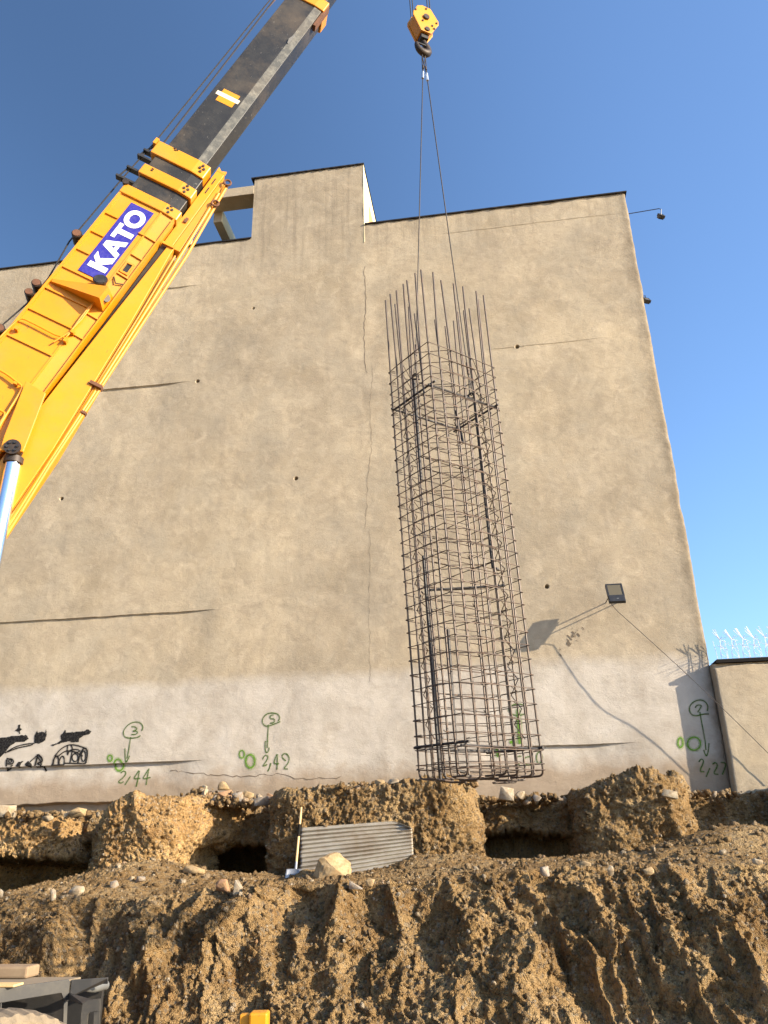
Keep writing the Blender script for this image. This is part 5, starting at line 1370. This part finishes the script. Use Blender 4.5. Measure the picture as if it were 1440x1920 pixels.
hp(MB().tube(smooth_path(hk, 1), [0.042, 0.042, 0.044, 0.046, 0.05, 0.054, 0.056, 0.058, 0.06, 0.062, 0.062, 0.058, 0.054, 0.048, 0.04, 0.034, 0.026, 0.015][:len(smooth_path(hk, 1))], 10), 'hook', 'dark_greasy', smooth=True)
hp(MB().box((-0.115, -0.03, -0.415), (0.03, -0.01, -0.395)), 'safety_latch', 'black_steel')
hook_bottom = HB((-0.005, 0.0, -0.51))

def sling(name, label, px_pts, end, dyo):
    e = empty(name, tuple(hook_bottom)); tag(e, label, 'sling')
    f = hook_bottom + (end - hook_bottom) * 0.085
    side = np.array([0.02, 0.012, 0])
    MB().tube(smooth_path([f, hook_bottom + side * 1.5 + np.array([0, 0, -0.12]), hook_bottom + np.array([0.0, 0, 0.025]), hook_bottom - side * 1.5 + np.array([0, 0, -0.12]), f], 2), 0.008, 6).build('eye_loop', MAT['sling'], e, smooth=True)
    MB().tube([f + (end - f) * -0.004, f + (end - f) * 0.022], 0.020, 10).build('ferrule', MAT['ferrule'], e, smooth=True)
    MB().tube([f + (end - f) * -0.03, f + (end - f) * -0.018], 0.017, 8).build('rope_clamp', MAT['dark_greasy'], e, smooth=True)
    MB().tube([f, f * 0.5 + end * 0.5, end + (f - end) * 0.02], 0.0082, 6).build('wire_rope', MAT['sling'], e, smooth=True)
    MB().tube([end + (f - end) * 0.085, end + (f - end) * 0.055], 0.017, 8).build('ferrule', MAT['rebar_tie'], e, smooth=True)
    MB().tube(smooth_path([end + (f - end) * 0.06, end + np.array([0.022, 0, 0.03]), end, end + np.array([-0.022, 0, 0.03]), end + (f - end) * 0.06], 1), 0.008, 6).build('eye_loop', MAT['sling'], e, smooth=True)
    MB().tube(torus(end, 0.036, 0.010, (0.4, 1, 0.1)), 0.011, 7).build('shackle', MAT['dark_greasy'], e, smooth=True)
    MB().tube([end + np.array([-0.05, 0, -0.03]), end + np.array([0.05, 0.02, -0.03])], 0.010, 7).build('shackle_pin', MAT['dark_greasy'], e, smooth=True)
endL = cg(0.03, WA * 0.55, zc(8.52)); endR = cg(WB * 0.70, WA * 0.30, zc(8.42))
pL = hit(779, 706, endL, np.array([0, 1.0, 0])); pR = hit(884, 742, endR, np.array([0, 1.0, 0]))
sling('wire_sling', 'left wire rope sling from the hook down to the rebar cage', None, pL, 0)
sling('wire_sling', 'right wire rope sling slanting from the hook down to the rebar cage', None, pR, 0)

# ================================================================== TRUCK DECK, TIMBER, YELLOW POST
ZD = 0.96
def gd(px, py, z=ZD): return hit(px, py, (0, 0, z), np.array([0, 0, 1.0]))
D0, D1, D2, D3 = gd(0, 1853), gd(131, 1836.5), gd(203, 1832), gd(50, 1832)
dirn = (D1 - D0) / np.linalg.norm(D1 - D0)
far = (D2 - D3) / np.linalg.norm(D2 - D3)
L0 = D0 - dirn * 1.6; L3 = D3 - far * 2.2
truck = empty('truck', (L0[0], L0[1], GZ))
tag(truck, 'dusty black steel truck deck corner with an orange reflector at lower left', 'truck')
zed = lambda p, z: np.array([p[0], p[1], z])
DR = D2 - far * 0.17
b = MB(); top_ = [L0, D1, DR, L3]
b.add([zed(p, ZD - 0.02) for p in top_] + [zed(p, ZD) for p in top_], [[3, 2, 1, 0], [4, 5, 6, 7], [0, 1, 5, 4], [1, 2, 6, 5], [2, 3, 7, 6], [3, 0, 4, 7]])
b.build('deck_plate', MAT['deck_top'], truck)
inn = np.array([-dirn[1], dirn[0], 0])
def plate(pts, nrm, th, name, mat, parent=truck, bevel=0.003):
    m = MB(); n_ = len(pts); nrm = np.asarray(nrm, float) / np.linalg.norm(nrm) * th
    return m.add([np.asarray(p) for p in pts] + [np.asarray(p) + nrm for p in pts], [list(range(n_)), list(range(2 * n_ - 1, n_ - 1, -1))] + [[i, (i + 1) % n_, n_ + (i + 1) % n_, n_ + i] for i in range(n_)]).build(name, MAT[mat], parent, bevel=bevel)
def onside(px, py, off=-0.004):      # a point on the vertical plane of the near side rail
    nrm = np.array([dirn[1], -dirn[0], 0.0])
    return hit(px, py, D0 + nrm * (-off), nrm)
plate([onside(-90, 1866), onside(0, 1853.5), onside(129, 1836), onside(132, 1840), onside(128, 1878), onside(121, 1878), onside(115, 1862), onside(0, 1881), onside(-90, 1896)], inn, 0.012, 'side_rail', 'deck_steel')
rc = onside(121.5, 1856.5, 0.008)
MB().disc(rc, inn, 0.014, 0.012, 16).build('reflector', MAT['reflector_orange'], truck)
plate([onside(119.5, 1878), onside(127.5, 1878), onside(124.5, 1945), onside(117.5, 1945)], inn, 0.01, 'stake', 'deck_steel')
plate([onside(1, 1881), onside(4, 1881), onside(1, 1930), onside(-3, 1930)], inn, 0.01, 'stake', 'deck_steel')
plate([zed(D1 + far * 0.01, ZD - 0.002), zed(D2, ZD - 0.002), zed(D2, ZD - 0.035), zed(D2 - far * 0.03, ZD - 0.035), zed(D1 + far * 0.01, ZD - 0.09)], [-0.1, 1, 0], 0.012, 'end_rail', 'black_steel')
# bracket with a slot
bp = np.array([0.15, -1, 0]) / math.hypot(0.15, 1); bcn = hit(170, 1895, (0, 5.25, 0), bp)
bk = lambda x, y: hit(x, y, bcn, bp)
b = MB()
for poly in ([(155, 1882), (165, 1876), (187, 1873), (186, 1897), (176, 1896), (168, 1898), (165, 1902), (152, 1902)], [(152, 1902.2), (164, 1902.2), (160, 1945), (150, 1945)], [(176.2, 1897.5), (186, 1897.5), (184, 1945), (174.5, 1945)]):
    b.prism([tuple(p) for p in poly], lambda p: bk(*p), lambda p: bk(*p) + np.array([0.0, 0.02, 0]))
b.build('slotted_bracket', MAT['deck_steel'], truck)
a0_, a1_ = onside(129, 1861), bk(176, 1874)
plate([a0_, a1_, bk(154, 1881), onside(128, 1871)], [0, 0.4, -1], 0.012, 'brace_plate', 'deck_steel')
tk = hit(178, 1852, (0, 5.42, 0), np.array([0, 1.0, 0]))
MB().tube([tk + np.array([0.03, 0.1, 0]), tk + np.array([0.0, -0.02, 0.0]), tk + np.array([-0.035, -0.04, -0.003])], [0.026, 0.024, 0.012], 18).build('air_tank', MAT['tank_grey'], truck, smooth=True)
MB().box((-4.0, 5.55, 0.0), (-1.76, 5.59, ZD - 0.10)).build('underdeck_shade', MAT['black_steel'], truck)  # black sheet added as the darkness underneath the deck
MB().box((-4.0, 5.0, 0.10), (-2.4, 5.3, 0.45)).build('chassis_beam', MAT['black_steel'], truck)
# dirty tyre
tc = hit(38, 1950, (0, 4.75, 0), np.array([0, 1.0, 0])); R_ = 0.52
tc = tc - np.array([0.10, 0, 0]); tc[2] = hit(38, 1897, (0, 4.75, 0), np.array([0, 1.0, 0]))[2] - R_
wh = MB(); rings = []
n_ = 180
for i in range(n_):
    a = 2 * math.pi * i / n_; rr = R_ + (0.004 if i % 4 < 2 else -0.006) 
    ring = []
    for w_, dr_ in ((-0.16, -0.20), (-0.16, -0.03), (-0.13, 0.0), (0.0, 0.008), (0.13, 0.0), (0.16, -0.03), (0.16, -0.20)):
        r2 = (R_ + dr_) if dr_ < -0.02 else rr + dr_
        ring.append(tc + np.array([dirn[0], dirn[1], 0]) * math.cos(a) * r2 + np.array([0, 0, 1.0]) * math.sin(a) * r2 + inn * w_)
    rings.append(ring)
m_ = len(rings[0]); vs = [p for r_ in rings for p in r_]
wh.add(vs, [[i * m_ + k2, ((i + 1) % n_) * m_ + k2, ((i + 1) % n_) * m_ + (k2 + 1) % m_, i * m_ + (k2 + 1) % m_] for i in range(n_) for k2 in range(m_)])
wo_ = wh.build('wheel', MAT['tyre'], truck)
MB().tube([tc - inn * 0.12, tc + inn * 0.12], 0.325, 24).build('rim', MAT['tank_grey'], wo_)

def plank(px0, px1, py0, py1, z, th, dep, mat, label, bev):
    a, c = gd(px0, py1, z), gd(px1, py1, z)
    ux = (c - a) / np.linalg.norm(c - a); uy = np.array([-ux[1], ux[0], 0])
    m = MB().add([a, c, c + uy * dep, a + uy * dep] + [p + np.array([0, 0, th]) for p in (a, c, c + uy * dep, a + uy * dep)], [[3, 2, 1, 0], [4, 5, 6, 7], [0, 1, 5, 4], [1, 2, 6, 5], [2, 3, 7, 6], [3, 0, 4, 7]])
    o_ = m.build('timber', MAT[mat], None, bevel=bev); tag(o_, label, 'timber'); return o_
plank(-40, 49, 1818, 1835.5, ZD + 0.002, 0.062, 0.14, 'timber', 'weathered wooden block lying on the far edge of the truck deck', 0.012)
plank(-60, 25, 1843, 1851.5, ZD + 0.002, 0.012, 0.10, 'timber_fresh', 'thin fresh yellow board lying on the near edge of the truck deck', 0.003)
yp = hit(487, 1896, (0, 5.2, 0), np.array([0, 1.0, 0]))
post_ = empty('yellow_post', (yp[0], yp[1], GZ)); tag(post_, 'top of a yellow steel post standing before the dug face', 'post')
hw = 0.052
MB().box((yp[0] - hw, yp[1] - hw, GZ), (yp[0] + hw, yp[1] + hw, yp[2])).build('tube', MAT['yellow'], post_, bevel=0.012)
MB().box((yp[0] - hw - 0.055, yp[1] - 0.02, GZ), (yp[0] - hw - 0.002, yp[1] + 0.04, yp[2] - 0.012)).build('side_plate', MAT['yellow_pale'], post_, bevel=0.004)

# far ground so that nothing ends in mid air
g = MB().add([(-400, -300, -0.62), (400, -300, -0.62), (400, 500, -0.62), (-400, 500, -0.62)], [[0, 1, 2, 3]]).build('ground', MAT['dirt'])
tag(g, None, None, None, 'structure')
